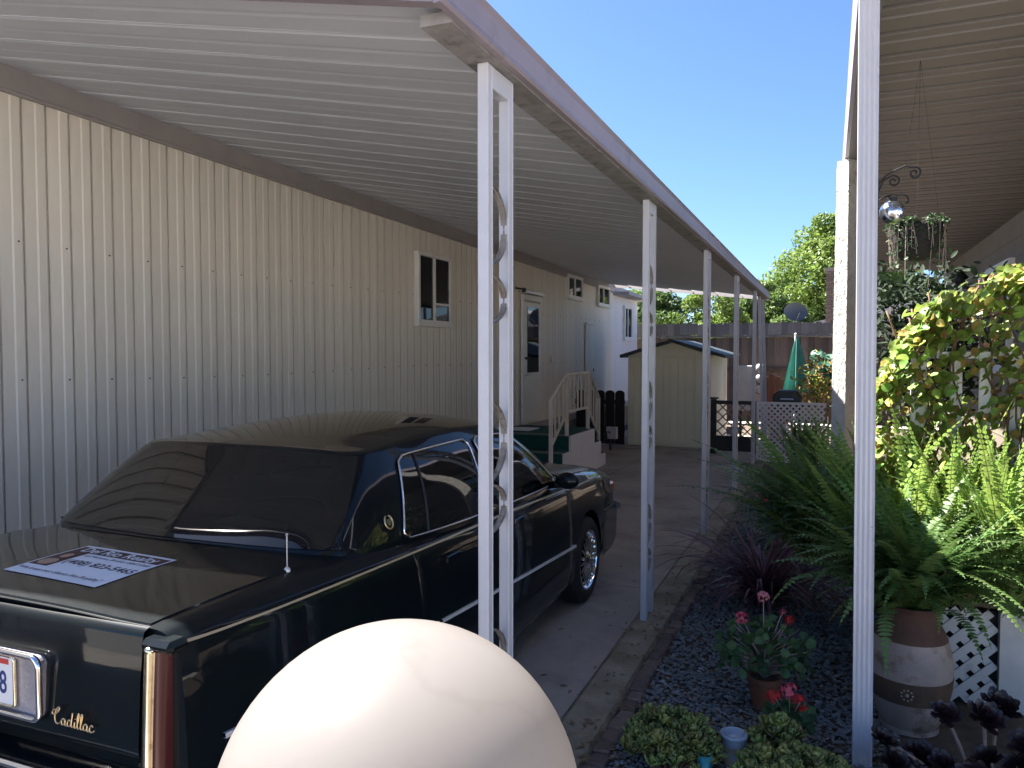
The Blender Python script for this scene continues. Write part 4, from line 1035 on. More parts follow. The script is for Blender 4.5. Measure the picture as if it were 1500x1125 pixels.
MB().grid(P, True).build('reflector', 'dish_grey', ds, smooth=True); MB().tube([(-.82, 20.65, 0), (-.82, 20.65, 2.45), (-.82, 20.62, 2.65)], .03).build('mast', 'dish_grey', ds)
MB().tube([tuple(dm @ Vector((0, -.22, .05))), tuple(dm @ Vector((0, -.1, .33)))], .012).build('feed_arm', 'dark_metal', ds)

# ------------------------------------------------------------------ foliage helpers
def leaf_cards(C_, N_, size, aspect=1.6):
    """n small folded leaves (two triangles each side of the midrib) at centres C_ with random facing"""
    n = len(C_); d = nrg.normal(0, 1, (n, 3)); d /= np.linalg.norm(d, axis=1)[:, None]; d[:, 2] -= .25
    d /= np.linalg.norm(d, axis=1)[:, None]
    q = N_ + nrg.normal(0, .6, (n, 3)); b = np.cross(d, q); b /= (np.linalg.norm(b, axis=1)[:, None] + 1e-9); nn = np.cross(b, d)
    L_ = (size * nrg.uniform(.6, 1.3, n))[:, None]; w = L_ / aspect / 2
    V = np.stack([C_ - d * L_ / 2, C_ + b * w + nn * w * .35, C_ + d * L_ / 2, C_ - b * w + nn * w * .35], 1).reshape(-1, 3)
    F = (np.array([(0, 1, 2), (0, 2, 3)])[None] + 4 * np.arange(n)[:, None, None]).reshape(-1, 3); return V, F
def tree(name, x, y, hgt, crown_r, label, m, nclump=36, per=260, size=.16, trunk_r=.14, zlow=.3, group=None, squash=.9):
    o = thing(name, (x, y, 0), label, 'tree', group)
    top = hgt; t = MB(); P = [(x, y, 0), (x + .1, y, hgt * .2), (x - .05, y + .1, hgt * .45), (x + .05, y, hgt * .75)]
    t.tube(cr(P, 4), list(np.linspace(trunk_r, trunk_r * .3, 13)), 8); t.build('trunk', 'bark', o, smooth=True)
    Cs, Ns = [], []; cz = hgt * (zlow + 1) / 2; hz = hgt * (1 - zlow) / 2
    lb = MB()
    for k in range(nclump):
        a = rng.uniform(0, 6.283); zz = rng.uniform(-1, 1); rr = math.sqrt(max(0, 1 - zz * zz)) * rng.uniform(.45, 1.0)
        c = np.array((x + crown_r * rr * math.cos(a), y + crown_r * rr * math.sin(a) * .8, cz + hz * zz * rng.uniform(.7, 1)))
        r = crown_r * rng.uniform(.16, .34)
        d = nrg.normal(0, 1, (per, 3)); d /= np.linalg.norm(d, axis=1)[:, None]; rad = r * nrg.uniform(.35, 1.15, (per, 1)) ** .6
        Cs.append(c + d * rad * np.array((1, 1, squash * .8))); Ns.append(d + np.array((0, 0, .5)))
        if k % 3 == 0:
            s0 = np.array((x, y, hgt * rng.uniform(.25, .6))); lb.tube([tuple(s0), tuple((s0 + c) / 2 + np.array((0, 0, .1 * hgt * .3))), tuple(c)], [trunk_r * .35, trunk_r * .2, trunk_r * .08], 5)
    lb.build('limbs', 'bark', o)
    V, F = leaf_cards(np.vstack(Cs), np.vstack(Ns), size); np_mesh('crown', V, F, m, o)
    return o
# trees beyond the fence
tree('leafy_tree', .3, 33, 7.1, 2.5, 'tall bright green tree rising highest beyond the fence beside the chimney', 'tree_leaf', 120, 420, .17, .2, .08)
tree('leafy_tree', -1.7, 35, 5.2, 1.5, 'mid height green tree at the left foot of the tallest tree', 'tree_leaf_deep', 60, 320, .17, .14, .05)
TB = 'row of garden trees beyond the back fence'
tree('bushy_tree', -3.9, 27, 3.9, 1.5, 'round bushy tree showing between the middle carport posts over the fence', 'tree_leaf', 60, 330, .13, .1, .05, TB)
tree('bushy_tree', -6.1, 27.5, 4.1, 1.7, 'bushy tree over the fence directly behind the shed roof', 'tree_leaf_deep', 64, 330, .13, .1, .05, TB)
tree('bushy_tree', -8.6, 28, 4.6, 1.9, 'bushy tree beyond the fence at the corner of the cream home', 'tree_leaf', 64, 330, .13, .1, .05, TB)
tree('bushy_tree', -2.2, 29, 4.1, 1.5, 'low bushy tree over the fence behind the last carport posts', 'tree_leaf_deep', 60, 330, .13, .1, .05, TB)
tree('bushy_tree', -11.5, 36, 6.0, 2.8, 'distant tall tree behind the end of the cream home', 'tree_leaf_deep', 60, 300, .20, .14, .08, TB)
tree('bushy_tree', 2.9, 37, 6.8, 2.4, 'dark tree behind the neighbouring roof right of the chimney', 'tree_leaf_deep', 60, 300, .20, .14, .08, TB)

# ------------------------------------------------------------------ ferns
def frond_mesh(L_, rise, droop, pairs=34, lw=.075, m='fern_green'):
    """rachis arching in local x-z, leaflets to both sides"""
    V, F = [], []; pts = []
    for k in range(pairs + 1):
        t = k / pairs; ang = rise - droop * t ** 1.5
        if k == 0: p = np.array((0., 0., 0.))
        else: p = p + np.array((math.cos(ang), 0, math.sin(ang))) * L_ / pairs
        pts.append((p.copy(), ang))
    for k, (p, ang) in enumerate(pts):
        t = k / pairs
        w = lw * (min(1, .35 + t * 3.2)) * (1 - t ** 2.6) * rng.uniform(.85, 1.1)
        tn = np.array((math.cos(ang), 0, math.sin(ang))); nn = np.array((-math.sin(ang), 0, math.cos(ang)))
        hw = L_ / pairs * .43
        if t < .06: continue
        for sg in (1, -1):
            tip = p + np.array((0, sg * w, 0)) + tn * w * .18 - nn * w * rng.uniform(-.05, .35)
            o = len(V); mid = (p + tip) / 2 + nn * w * .08
            V += [p - tn * hw, mid - tn * hw * .85, tip, mid + tn * hw * .85, p + tn * hw]
            F += [(o, o + 1, o + 3, o + 4), (o + 1, o + 2, o + 3)]
    nv = len(V)
    for k, (p, ang) in enumerate(pts):
        r = .0028 * (1 - .7 * k / pairs); nn = np.array((-math.sin(ang), 0, math.cos(ang))); V += [p + np.array((0, r, 0)), p - nn * r, p + np.array((0, -r, 0))]
    nf = len(F)
    for k in range(pairs):
        for j in range(2): a = nv + 3 * k + j; F.append((a, a + 1, a + 4, a + 3))
    me = bpy.data.meshes.new('frond'); me.from_pydata([tuple(v) for v in V], [], F); me.materials.append(M[m]); me.materials.append(M['fern_rachis'])
    for i in range(nf, len(F)): me.polygons[i].material_index = 1
    return me
def fern(loc, n, Ls, label, m='fern_green', upright=.5, az=None, spread=.05, group=None, lw=.07):
    o = thing('fern', loc, label, 'fern', group)
    var = [frond_mesh(rng.uniform(*Ls), R(rng.uniform(60, 88)), R(rng.uniform(40, 130)) * (1 - upright * .6), m=m, lw=lw) for _ in range(9)]
    for k in range(n):
        a = az[0] + (az[1] - az[0]) * rng.random() if az else rng.uniform(0, 6.283)
        tl = rng.uniform(-.1, .55) * (1 - upright * .5); s_ = rng.uniform(.7, 1.1)
        link('frond', rng.choice(var), o, loc=(rng.uniform(-spread, spread), rng.uniform(-spread, spread), rng.uniform(-.03, .02)), rot=(rng.uniform(-.25, .25), tl, a), scale=(s_, s_, s_))
    return o
urnC = (.35, 3.78, 0)
ur = thing('urn', urnC, 'large banded terracotta and white urn planter holding a fern in front of lattice', 'planter')
def urn_band(z0, z1, m, name, add=0.):
    pf = [(.115, .02), (.128, .05), (.150, .12), (.166, .20), (.172, .28), (.162, .36), (.138, .43), (.115, .47), (.108, .50), (.118, .53), (.130, .545)]
    zs = [z0] + [z for r, z in pf if z0 < z < z1] + [z1]; zz = [z for r, z in pf]; rr_ = [r for r, z in pf]
    P = []
    for z in np.linspace(z0, z1, max(4, int((z1 - z0) / .015))): P.append((float(np.interp(z, zz, rr_)) + add, z))
    return MB().lathe(P, urnC, 36).build(name, m, ur, smooth=True)
urn_band(.02, .145, 'urn_white', 'lower_band'); urn_band(.145, .245, 'urn_brown', 'dark_band', .003); urn_band(.245, .405, 'urn_white', 'upper_band'); urn_band(.405, .545, 'terracotta_dark', 'neck', .002)
MB().lathe([(.13, .545), (.135, .55), (.12, .555), (.10, .53), (0, .52)], urnC, 36).build('rim', 'terracotta_dark', ur, smooth=True)
MB().lathe([(0, .0), (.12, .0), (.118, .022)], urnC, 36).build('foot', 'urn_white', ur)
em = MB(); ea = R(-98)
for k in range(9):
    a = 2 * math.pi * k / 9; rr_ = .020 if k else 0
    u, v_ = (.022 * math.cos(a), .022 * math.sin(a)) if k < 9 else (0, 0)
    q = ea + u / .17; em.ball((urnC[0] + .170 * math.cos(q), urnC[1] + .170 * math.sin(q), .197 + v_), .0045, 6, 4)
em.ball((urnC[0] + .170 * math.cos(ea), urnC[1] + .170 * math.sin(ea), .197), .008, 8, 5); em.build('flower_emblem', 'urn_white', ur)
fern((.36, 3.80, .50), 290, (.50, .90), 'big green fern spilling out of the banded urn', upright=.30, spread=.08, lw=.052)
fern((.06, 4.7, .50), 298, (.62, 1.0), 'dark green fern mass left of the urn behind the white post', upright=.48, spread=.2, lw=.06)
fern((.78, 4.12, .52), 280, (.55, 1.0), 'sunlit yellow green sword fern standing before the picket railing', m='fern_sun', upright=1.0, spread=.26, lw=.042)
fern((.30, 4.36, .50), 150, (.60, 1.0), 'upright fern lit at its tips beside the porch newel post', m='fern_sun', upright=.95, spread=.14, lw=.042)
fern((-.10, 6.7, .05), 150, (.7, 1.1), 'dark fern farther back near the lattice screen', upright=.4, spread=.2, lw=.055)

# ------------------------------------------------------------------ broad leaf plants
def round_leaf(r, m, lobes=5, cup=.25, n=10):
    b = MB(); P = [(0, 0, 0)]
    for k in range(n):
        a = 2 * math.pi * (k + .5) / n; rr = r * (1 + .12 * math.cos(lobes * a)) * (.75 if abs(a - math.pi) < .5 else 1)
        P.append((rr * math.cos(a), rr * math.sin(a), cup * r * (math.cos(2 * a) * .3 + .35) * rng.uniform(.6, 1.3)))
    b.add(P, [(0, 1 + k, 1 + (k + 1) % n) for k in range(n)]); me = b.mesh('leaf', smooth=True); me.materials.append(M[m]); return me
def oval_leaf(L_, w, m, thick=0., curl=.2, n=4):
    b = MB(); rows = []
    for k in range(n + 1):
        t = k / n; ww = w / 2 * math.sin(math.pi * (t * .88 + .08)) ** .8; z = curl * L_ * t * t
        rows.append([(L_ * t, -ww, z + ww * .3), (L_ * t, 0, z - thick), (L_ * t, ww, z + ww * .3)] + ([(L_ * t, 0, z + thick)] if thick else []))
    b.grid(rows, closed_u=bool(thick)); me = b.mesh('leaf', smooth=True); me.materials.append(M[m]); return me
def leaf_plant(o, C_, meshes, limit=290, face=(0, -.4, .8), jit=.8, smin=.7, smax=1.25, name='leaf', stuff_mat=None):
    off = woff(o); rest = []
    for i, c in enumerate(C_):
        d = Vector(face) + Vector((rng.gauss(0, jit), rng.gauss(0, jit), rng.gauss(0, jit * .7))); q = d.to_track_quat('Z', 'Y') @ Euler((0, 0, rng.uniform(0, 6.28))).to_quaternion()
        s_ = rng.uniform(smin, smax); me = rng.choice(meshes)
        if i < limit: link(name, me, o, loc=Vector(c) - off, rot=q.to_euler(), scale=(s_, s_, s_))
        else: rest.append((me, Matrix.Translation(Vector(c) - off) @ q.to_matrix().to_4x4() @ Matrix.Scale(s_, 4)))
    if rest:
        V, F, MI = [], [], []; mats = []
        for me, mx in rest:
            o0 = len(V); V += [tuple(mx @ v.co) for v in me.vertices]; mt_ = me.materials[0]
            if mt_ not in mats: mats.append(mt_)
            for p in me.polygons: F.append(tuple(o0 + i for i in p.vertices)); MI.append(mats.index(mt_))
        me = bpy.data.meshes.new('foliage'); me.from_pydata(V, [], F)
        for m_ in mats: me.materials.append(m_)
        me.polygons.foreach_set('material_index', MI); link('foliage', me, o, kind='stuff')
# vine over the porch railing
vn = thing('climbing_vine', (.8, 4.55, .5), 'sunlit yellow and green climbing vine covering the picket railing', 'vine')
C_ = []
def vine_top(x): return float(np.interp(x, [.2, .34, .45, .55, .7, .8, .95, 1.25], [1.40, 1.72, 1.86, 1.93, 1.98, 2.02, 2.10, 2.10]))
CL = [(rng.uniform(.2, 1.3), rng.uniform(.75, 2.05), rng.uniform(.07, .17)) for _ in range(34)]
while len(C_) < 3000:
    x = rng.uniform(.2, 1.25); zt = vine_top(x); z = rng.uniform(.75, zt)
    if rng.random() < .30: z = zt - abs(rng.gauss(0, .07))
    dens = 1.0
    if .55 < x < 1.3 and 1.66 < z < 1.86: dens = .38
    if .58 < x and 1.1 < z < 1.55: dens = .75
    if not any((x - a_) ** 2 + (z - b_) ** 2 < c_ * c_ for a_, b_, c_ in CL) and rng.random() < .72: continue
    if rng.random() > dens: continue
    z += rng.gauss(0, .03)
    C_.append((x, 4.56 + rng.gauss(-.03, .075) - .05 * rng.random(), z))
C_.sort(key=lambda c: c[1])
LV = [round_leaf(.026, 'leaf_vine', cup=.5) for _ in range(6)] + [round_leaf(.021, 'leaf_yellow', cup=.6) for _ in range(4)] + [round_leaf(.030, 'leaf_vine', cup=.4), round_leaf(.019, 'leaf_rust', cup=.9)] + [round_leaf(.024, 'leaf_vine', cup=.3) for _ in range(5)]
leaf_plant(vn, C_, LV, 295, face=(-.75, -.3, .6), jit=.55)
vs = MB()
for k in range(16):
    x = rng.uniform(.28, 1.2); P = [(x, 4.6, .55)]
    for j in range(6): P.append((P[-1][0] + rng.uniform(-.09, .09), 4.57 + rng.uniform(-.05, .03), .55 + (vine_top(min(max(x, .2), 1.25)) - .55) * (j + 1) / 6))
    vs.tube(cr(P, 3), .005, 5)
for k in range(7):
    x = rng.uniform(.45, 1.1); P = [(x - .12, 4.5, 1.72 + rng.uniform(-.05, .1)), (x, 4.48, 1.78 + rng.uniform(0, .1)), (x + .14, 4.5, 1.80 + rng.uniform(-.1, .15))]; vs.tube(cr(P, 4), .004, 5)
vs.build('stems', 'stem_brown', vn, smooth=True)
# dark hanging plant mass behind, and hanging basket with strings
hb = thing('hanging_basket', (.40, 4.4, 2.2), 'dark hanging basket with trailing strings of leaves under the right awning', 'hanging basket')
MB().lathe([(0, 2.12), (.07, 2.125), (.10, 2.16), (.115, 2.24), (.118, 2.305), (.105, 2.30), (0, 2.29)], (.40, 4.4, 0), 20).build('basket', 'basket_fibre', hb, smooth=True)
c = MB()
for k in range(3):
    a = 2.1 * k + .4; c.tube([(.40 + .115 * math.cos(a), 4.4 + .115 * math.sin(a), 2.30), (.40, 4.4, 3.12)], .0008, 4)
c.build('chain', 'iron', hb)
C_ = []; sm_ = MB()
for k in range(26):
    a = rng.uniform(0, 6.283) if k > 8 else rng.uniform(3.3, 6.1); r = .118; x, y = .40 + r * math.cos(a), 4.4 + r * math.sin(a); L_ = rng.uniform(.08, .32)
    P = [(x * .9 + .04, y * .98 + .088, 2.30), (x, y, 2.315), (x + .012 * math.cos(a), y + .012 * math.sin(a), 2.28), (x + rng.uniform(-.02, .02), y, 2.30 - L_)]
    pp_ = cr(P, 5); sm_.tube(pp_, .0016, 4)
    for q in pp_[3:]:
        for _ in range(2): C_.append((q[0] + rng.gauss(0, .008), q[1] + rng.gauss(0, .008), q[2] + rng.gauss(0, .008)))
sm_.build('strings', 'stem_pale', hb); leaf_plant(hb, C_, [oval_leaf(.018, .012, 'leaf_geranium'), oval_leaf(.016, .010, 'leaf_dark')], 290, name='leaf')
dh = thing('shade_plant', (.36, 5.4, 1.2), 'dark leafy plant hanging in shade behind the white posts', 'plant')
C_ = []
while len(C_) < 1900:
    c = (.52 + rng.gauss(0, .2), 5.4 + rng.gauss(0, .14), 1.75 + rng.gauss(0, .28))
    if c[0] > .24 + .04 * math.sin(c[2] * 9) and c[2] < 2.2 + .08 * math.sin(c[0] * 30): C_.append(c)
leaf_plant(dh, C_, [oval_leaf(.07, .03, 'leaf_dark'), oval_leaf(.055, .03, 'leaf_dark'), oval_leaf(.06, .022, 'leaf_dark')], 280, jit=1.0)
MB().tube(cr([(.36, 5.4, .2), (.34, 5.42, .9), (.38, 5.4, 1.5), (.36, 5.4, 2.0)], 4), .012, 6).build('stem', 'bark', dh); MB().lathe([(0, 0), (.10, 0), (.14, .28), (.12, .28), (0, .26)], (.36, 5.4, 0), 16).build('pot', 'terracotta_dark', dh)
# iron bracket with scrolls + gazing ball
ib = thing('scroll_bracket', (.165, 3.36, 2.25), 'black wrought iron bracket with spiral ends on the smooth white post', 'bracket')
def spiral(cx_, cz_, r0, turns, a0, sgn=1, n=26): return [(cx_ + r0 * (1 - .8 * k / n) * math.cos(a0 + sgn * turns * 6.283 * k / n), 4.04, cz_ + r0 * (1 - .8 * k / n) * math.sin(a0 + sgn * turns * 6.283 * k / n)) for k in range(n + 1)]
S_ = lambda L_: [(p[0] * .832, 3.36, 1.65 + (p[2] - 1.65) * .832) for p in L_]
b = MB(); sp_ = spiral(.352, 2.485, .030, 1.4, math.pi * .6, -1); b.tube(S_(cr([(.195, 4.04, 2.43), (.22, 4.04, 2.47), (.26, 4.04, 2.50), (.315, 4.04, 2.522)], 4) + sp_), .0040, 6)
sp2 = spiral(.265, 2.455, .028, 1.3, math.pi * .55, -1); b.tube(S_(cr([(.195, 4.04, 2.38), (.205, 4.04, 2.42), (.225, 4.04, 2.465)], 4) + sp2), .0035, 6)
b.build('scrollwork', 'iron', ib, smooth=True); MB().box((.163, 3.35, 2.20), (.169, 3.37, 2.33)).build('mounting_bar', 'iron', ib)
gb = thing('gazing_ball', (.225, 3.43, 2.2), 'mirrored glass ball hanging from an iron hook beside the basket', 'ornament')
MB().ball((.222, 3.43, 2.212), .047, 24, 16).build('ball', 'mirror_ball', gb, smooth=True); b = MB(); b.tube(cr([(.163, 3.36, 2.24), (.19, 3.40, 2.268), (.225, 3.43, 2.28), (.27, 3.43, 2.276), (.28, 3.43, 2.25), (.268, 3.43, 2.245)], 4), .0034, 6); b.lathe([(.018, 2.255), (.019, 2.272), (.0, 2.28)], (.222, 3.43, 0), 10); b.build('hook', 'iron', gb)

# cordyline (dark strap leaves)
cd = thing('cordyline', (-.36, 5.15, 0), 'dark purple strap leaved clump arching over the kerb', 'plant')
def strap(L_, w, droop, m):
    rows = []; p = np.array((0., 0., 0.)); n = 9
    for k in range(n + 1):
        t = k / n; a = R(78) - droop * t ** 1.3
        if k: p = p + np.array((math.cos(a), 0, math.sin(a))) * L_ / n
        ww = w / 2 * (1 - t ** 2.5) * (.6 + .4 * min(1, t * 4)); rows.append([(p[0], -ww, p[2] + ww * .4), (p[0], 0, p[2]), (p[0], ww, p[2] + ww * .4)])
    me = MB().grid(rows).mesh('blade'); me.materials.append(M[m]); return me
SV = [strap(rng.uniform(.55, .95), .026, R(rng.uniform(50, 125)), 'leaf_cordyline') for _ in range(8)]
for k in range(190):
    s_ = rng.uniform(.7, 1.1); link('blade', rng.choice(SV), cd, loc=(rng.uniform(-.05, .05), rng.uniform(-.08, .08), .03), rot=(rng.uniform(-.2, .2), rng.uniform(-.05, .6), rng.uniform(0, 6.283)), scale=(s_, s_, s_))
# geraniums
def geranium(loc, potr, poth, potm, hgt, nl, flowers, label, potname='pot', spread=.13, fm='petal_pink', pot_label=''):
    x, y = loc
    if potm:
        pt = thing('flower_pot', (x, y, 0), pot_label, 'pot'); MB().lathe([(0, 0), (potr * .72, 0), (potr * .95, poth * .8), (potr * 1.08, poth * .81), (potr * 1.1, poth), (potr * .95, poth), (potr * .9, poth * .9), (0, poth * .9)], (x, y, 0), 22).build('body', potm, pt, smooth=True, auto=35)
        MB().lathe([(0, poth * .905), (potr * .9, poth * .905)], (x, y, 0), 16).build('soil', 'soil', pt)
    g_ = thing('geranium', (x, y, poth), label, 'flower'); C_ = []; sb = MB()
    for k in range(nl):
        a = rng.uniform(0, 6.283); r = spread * math.sqrt(rng.random()); z = poth + hgt * rng.uniform(.15, 1) * (1 - .35 * r / spread)
        c = (x + r * math.cos(a) * 1.25, y + r * math.sin(a), z); C_.append(c)
        if k % 3 == 0: sb.tube(cr([(x, y, poth * .9), (x + r * .4 * math.cos(a), y + r * .4 * math.sin(a), poth + (z - poth) * .6), c], 3), .003, 5)
    leaf_plant(g_, C_, [round_leaf(.021, 'leaf_geranium', 7, .45) for _ in range(4)], 290, jit=.5)
    for dx, dz, fr_, fm_ in flowers:
        sb.tube(cr([(x, y, poth), (x + dx * .5, y - .02, poth + dz * .6), (x + dx, y - .04, poth + dz)], 3), .0025, 5)
        pb = MB(); 
        for _ in range(34):
            d = Vector((rng.gauss(0, 1), rng.gauss(0, 1), rng.gauss(0, 1) + .3)).normalized(); c = Vector((x + dx, y - .04, poth + dz)) + d * fr_ * rng.uniform(.75, 1.05); u = d.orthogonal().normalized(); v_ = d.cross(u); r = fr_ * .33
            pb.add([c, c + (u * 1.0 + v_ * .2) * r + d * r * .2, c + (v_) * r + d * r * .3, c + (-u + v_ * .1) * r + d * r * .2, c - v_ * r + d * r * .3], [(0, 1, 2), (0, 2, 3), (0, 3, 4), (0, 4, 1)])
        pb.build('flower_head', fm_, g_, fix=False)
    sb.build('stems', 'stem_pale', g_, smooth=True); return g_
geranium((-.26, 3.72), .072, .15, 'terracotta', .30, 230, [(-.005, .38, .026, 'petal_pale'), (-.10, .27, .028, 'petal_pink'), (.11, .285, .022, 'petal_red'), (.08, .32, .014, 'petal_pink')], 'leggy pink flowered geranium growing in the terracotta pot', pot_label='round terracotta pot on the dark gravel holding a leggy geranium', spread=.17)
geranium((-.13, 3.33), .055, .10, 'terracotta_dark', .13, 60, [(.0, .17, .034, 'petal_pink'), (-.06, .14, .028, 'petal_red'), (.04, .13, .03, 'petal_red')], 'short geranium with bright red and pink heads above the jade plants', pot_label='small dark clay pot nearly hidden under the red geranium', spread=.08)
# pink flowers by the ferns
fl = thing('pink_flowers', (-.30, 6.4, 0), 'pink blossoms on thin stems at the left edge of the dark ferns', 'flower')
pb = MB(); sb = MB()
for k in range(9):
    c = Vector((-.42 + rng.uniform(-.10, .16), 6.3 + rng.uniform(-.2, .2), .43 + rng.uniform(-.07, .12))); sb.tube(cr([(-.30, 6.4, 0), ((c.x - .3) / 2, 6.36, c.z * .7), tuple(c)], 3), .003, 5)
    pb2 = MB()
    for _ in range(12):
        d = Vector((rng.gauss(0, 1), rng.gauss(0, 1), rng.gauss(0, 1))).normalized(); cc = c + d * .022; u = d.orthogonal().normalized() * .016; v_ = d.cross(u); pb2.add([cc - u, cc - v_, cc + u, cc + v_], [(0, 1, 2, 3)])
    pb2.build('blossom', 'petal_pale' if k % 2 else 'petal_pink', fl, fix=False)
sb.build('stems', 'stem_brown', fl)
# jade plants
def jade(cx_, cy_, rx, ry, hgt, n, label):
    o = thing('jade_plant', (cx_, cy_, 0), label, 'succulent'); sb = MB()
    cl = []
    for v_ in range(6):
        b = MB()
        for k in range(7):
            a = 2.4 * k + v_; el = .35 + .15 * k + rng.uniform(-.1, .1); L_ = .042 - .0027 * k; d = Vector((math.cos(a) * math.cos(el), math.sin(a) * math.cos(el), math.sin(el))); s_ = d.cross(Vector((0, 0, 1))).normalized(); u = s_.cross(d)
            P = []
            for t, w, th in ((0, .25, .2), (.4, .8, .9), (.75, 1, .8), (.95, .6, .4)):
                c = d * L_ * t + Vector((0, 0, .002 * k)) + u * L_ * .25 * t * t; ww = .0125 * w; tt = .0038 * th
                P.append([c + s_ * ww, c + u * tt, c - s_ * ww, c - u * tt])
            b.grid(P, True); o0 = len(b.v) - 4; b.f.append((o0, o0 + 1, o0 + 2, o0 + 3))
        me = b.mesh('leaf_cluster', smooth=True); me.materials.append(M['leaf_jade']); cl.append(me)
    for k in range(n):
        a = rng.uniform(0, 6.283); r = math.sqrt(rng.random()); z = hgt * math.sqrt(max(0, 1 - .8 * r * r)) * rng.uniform(.62, 1.05); x, y = cx_ + rx * r * math.cos(a), cy_ + ry * r * math.sin(a)
        s_ = rng.uniform(.8, 1.4); link('leaf_cluster', rng.choice(cl), o, loc=(x - cx_, y - cy_, z), rot=(rng.gauss(0, .35), rng.gauss(0, .35), rng.uniform(0, 6.28)), scale=(s_, s_, s_))
        if k % 3 == 0: sb.tube([(cx_ + (x - cx_) * .3, cy_ + (y - cy_) * .3, 0), (x, y, z)], [.007, .004], 5)
    sb.build('stems', 'stem_brown', o)
jade(-.56, 3.02, .18, .16, .20, 170, 'yellow green jade plant in the gravel nearest the brick edging'); jade(-.08, 2.98, .23, .14, .15, 210, 'broad low jade plant at the foot of the white post')
jade(-.17, 3.18, .10, .07, .20, 60, 'small deep green jade clump beside the blue striped pot')
bp_ = thing('striped_pot', (-.33, 3.13, 0), 'small pale blue striped pot tucked between the jade plants', 'pot')
for z0, z1, r0, r1, m in ((.0, .04, .036, .041, 'pot_band'), (.04, .07, .041, .0445, 'pot_blue'), (.07, .09, .0445, .0465, 'pot_band'), (.09, .12, .0465, .049, 'pot_blue')): MB().lathe([(r0, z0), (r1, z1)], (-.33, 3.13, 0), 20).build('band', m, bp_, smooth=True)
MB().lathe([(.049, .12), (.054, .122), (.054, .135), (.044, .135), (.044, .11), (0, .11)], (-.33, 3.13, 0), 20).build('rim', 'pot_blue', bp_, smooth=True)
tp_ = thing('teal_cup', (-.42, 2.95, 0), 'small glossy teal cup at the bottom edge between the jade plants', 'cup'); MB().lathe([(0, 0), (.024, 0), (.03, .12), (.027, .12), (.02, .02)], (-.42, 2.95, 0), 16).build('body', 'pot_teal', tp_, smooth=True)
# black aeonium
ae = thing('aeonium', (.45, 3.25, 0), 'almost black rosette succulent with pale bare stems in front of the urn', 'succulent')
RS = []
for v_ in range(4):
    b = MB()
    for k in range(34):
        a = 2.399 * k; t = k / 33; el = .12 + 1.05 * t; L_ = .060 * (1 - .62 * t); d = Vector((math.cos(a) * math.cos(el), math.sin(a) * math.cos(el), math.sin(el) * .6)); s_ = d.cross(Vector((0, 0, 1))).normalized(); u = s_.cross(d); P = []
        for tt, w in ((.1, .25), (.5, .6), (.82, 1), (1, .25)): c = d * L_ * tt + u * L_ * .22 * tt * tt + Vector((0, 0, .010 * t)); P.append([c - s_ * .013 * w * (1.1 - .5 * t), c + u * -.003, c + s_ * .013 * w * (1.1 - .5 * t)])
        b.grid(P)
    me = b.mesh('rosette', smooth=True); me.materials.append(M['leaf_aeonium']); RS.append(me)
sb = MB(); ct = MB()
AE = [(.205, 3.10, .22), (.27, 3.12, .12), (.35, 3.02, .10), (.43, 3.30, .27), (.40, 3.10, .17), (.49, 3.02, .18), (.56, 3.30, .28), (.62, 3.38, .30), (.68, 3.20, .24), (.66, 3.05, .12), (.52, 3.2, .10), (.30, 2.98, .07), (.60, 3.0, .05), (.24, 3.05, .17), (.47, 2.94, .06), (.73, 3.3, .16), (.34, 3.2, .14), (.21, 3.0, .10), (.38, 2.95, .16), (.54, 3.12, .21), (.70, 2.98, .20), (.78, 3.12, .26), (.29, 3.26, .06), (.64, 3.16, .18)]
for x, y, z in AE:
    s_ = rng.uniform(.95, 1.45); link('rosette', rng.choice(RS), ae, loc=(x - .45, y - 3.25, z), rot=(rng.uniform(.3, .9), rng.uniform(-.4, .4), rng.uniform(-.5, .5)), scale=(s_, s_, s_))
    sb.tube(cr([(.45 + (x - .45) * .35 + .06, 3.25, 0), ((x + .5) / 2 + .03, (y + 3.25) / 2, z * .45), (x, y + .02, z)], 4), .007, 6)
sb.build('stems', 'stem_pale', ae, smooth=True)
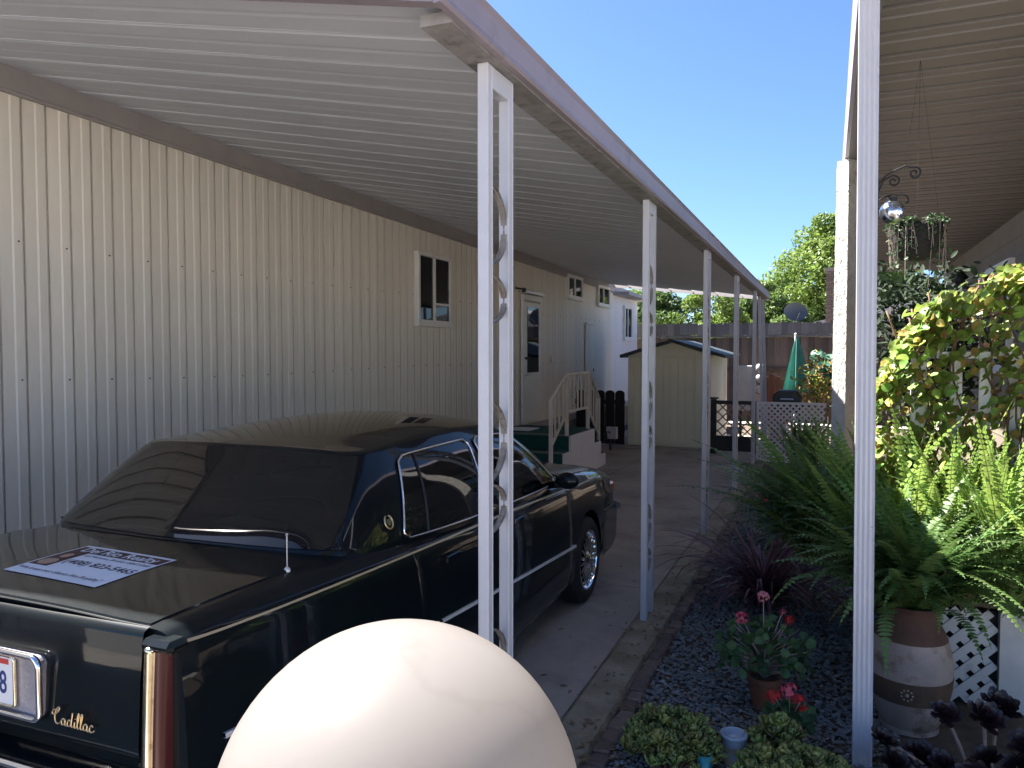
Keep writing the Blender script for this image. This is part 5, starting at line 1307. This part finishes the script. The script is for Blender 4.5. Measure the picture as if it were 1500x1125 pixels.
# shrubs near the umbrella
sb_ = thing('garden_shrub', (-.15, 13.7, 0), 'yellow and orange leaved shrub right of the folded umbrella', 'shrub'); C_ = [(-.20 + rng.gauss(0, .14), 13.7 + rng.gauss(0, .15), 1.05 + rng.gauss(0, .22)) for _ in range(420)]
leaf_plant(sb_, C_, [oval_leaf(.10, .035, 'leaf_orange'), oval_leaf(.10, .035, 'leaf_yellow'), oval_leaf(.10, .04, 'leaf_vine')], 280, jit=.9); MB().tube([(-.18, 13.7, 0), (-.18, 13.7, 1.1)], .02, 6).build('stem', 'bark', sb_)
sb_ = thing('garden_shrub', (.0, 15.2, 0), 'blue green broad leaved shrub against the fence behind the old post', 'shrub'); C_ = [(.0 + rng.gauss(0, .2), 15.2 + rng.gauss(0, .15), 1.25 + rng.gauss(0, .2)) for _ in range(260)]
leaf_plant(sb_, C_, [round_leaf(.06, 'leaf_teal') for _ in range(3)], 260, jit=.8); MB().tube([(.0, 15.2, 0), (.0, 15.2, 1.3)], .02, 6).build('stem', 'bark', sb_)
sb_ = thing('garden_shrub', (-.35, 11.6, 0), 'dark green feathery shrub in front of the white lattice screen', 'shrub')
for me in [frond_mesh(.7, R(84), R(35), m='fern_green', lw=.05) for _ in range(3)]:
    for k in range(14): link('branch', me, sb_, loc=(rng.uniform(-.12, .22), rng.uniform(-.15, .15), .05), rot=(0, rng.uniform(0, .3), rng.uniform(0, 6.28)), scale=(1.1,) * 3)

# ------------------------------------------------------------------ globe lamp in the foreground
gl = thing('globe_lamp', (-.425, .71, 0), 'round white glass globe lamp on a post in the foreground', 'lamp')
MB().ball((-.425, .71, 1.155), .198, 64, 40).build('globe', 'globe_glass', gl, smooth=True)
MB().lathe([(.05, 0), (.05, .86), (.085, .88), (.09, .93), (.075, .975), (.06, .975)], (-.425, .71, 0), 20).build('post', 'lamp_black', gl, smooth=True)
MB().lathe([(.15, -.01), (.14, .03), (.055, .06)], (-.425, .71, 0), 20).build('base', 'lamp_black', gl, smooth=True)
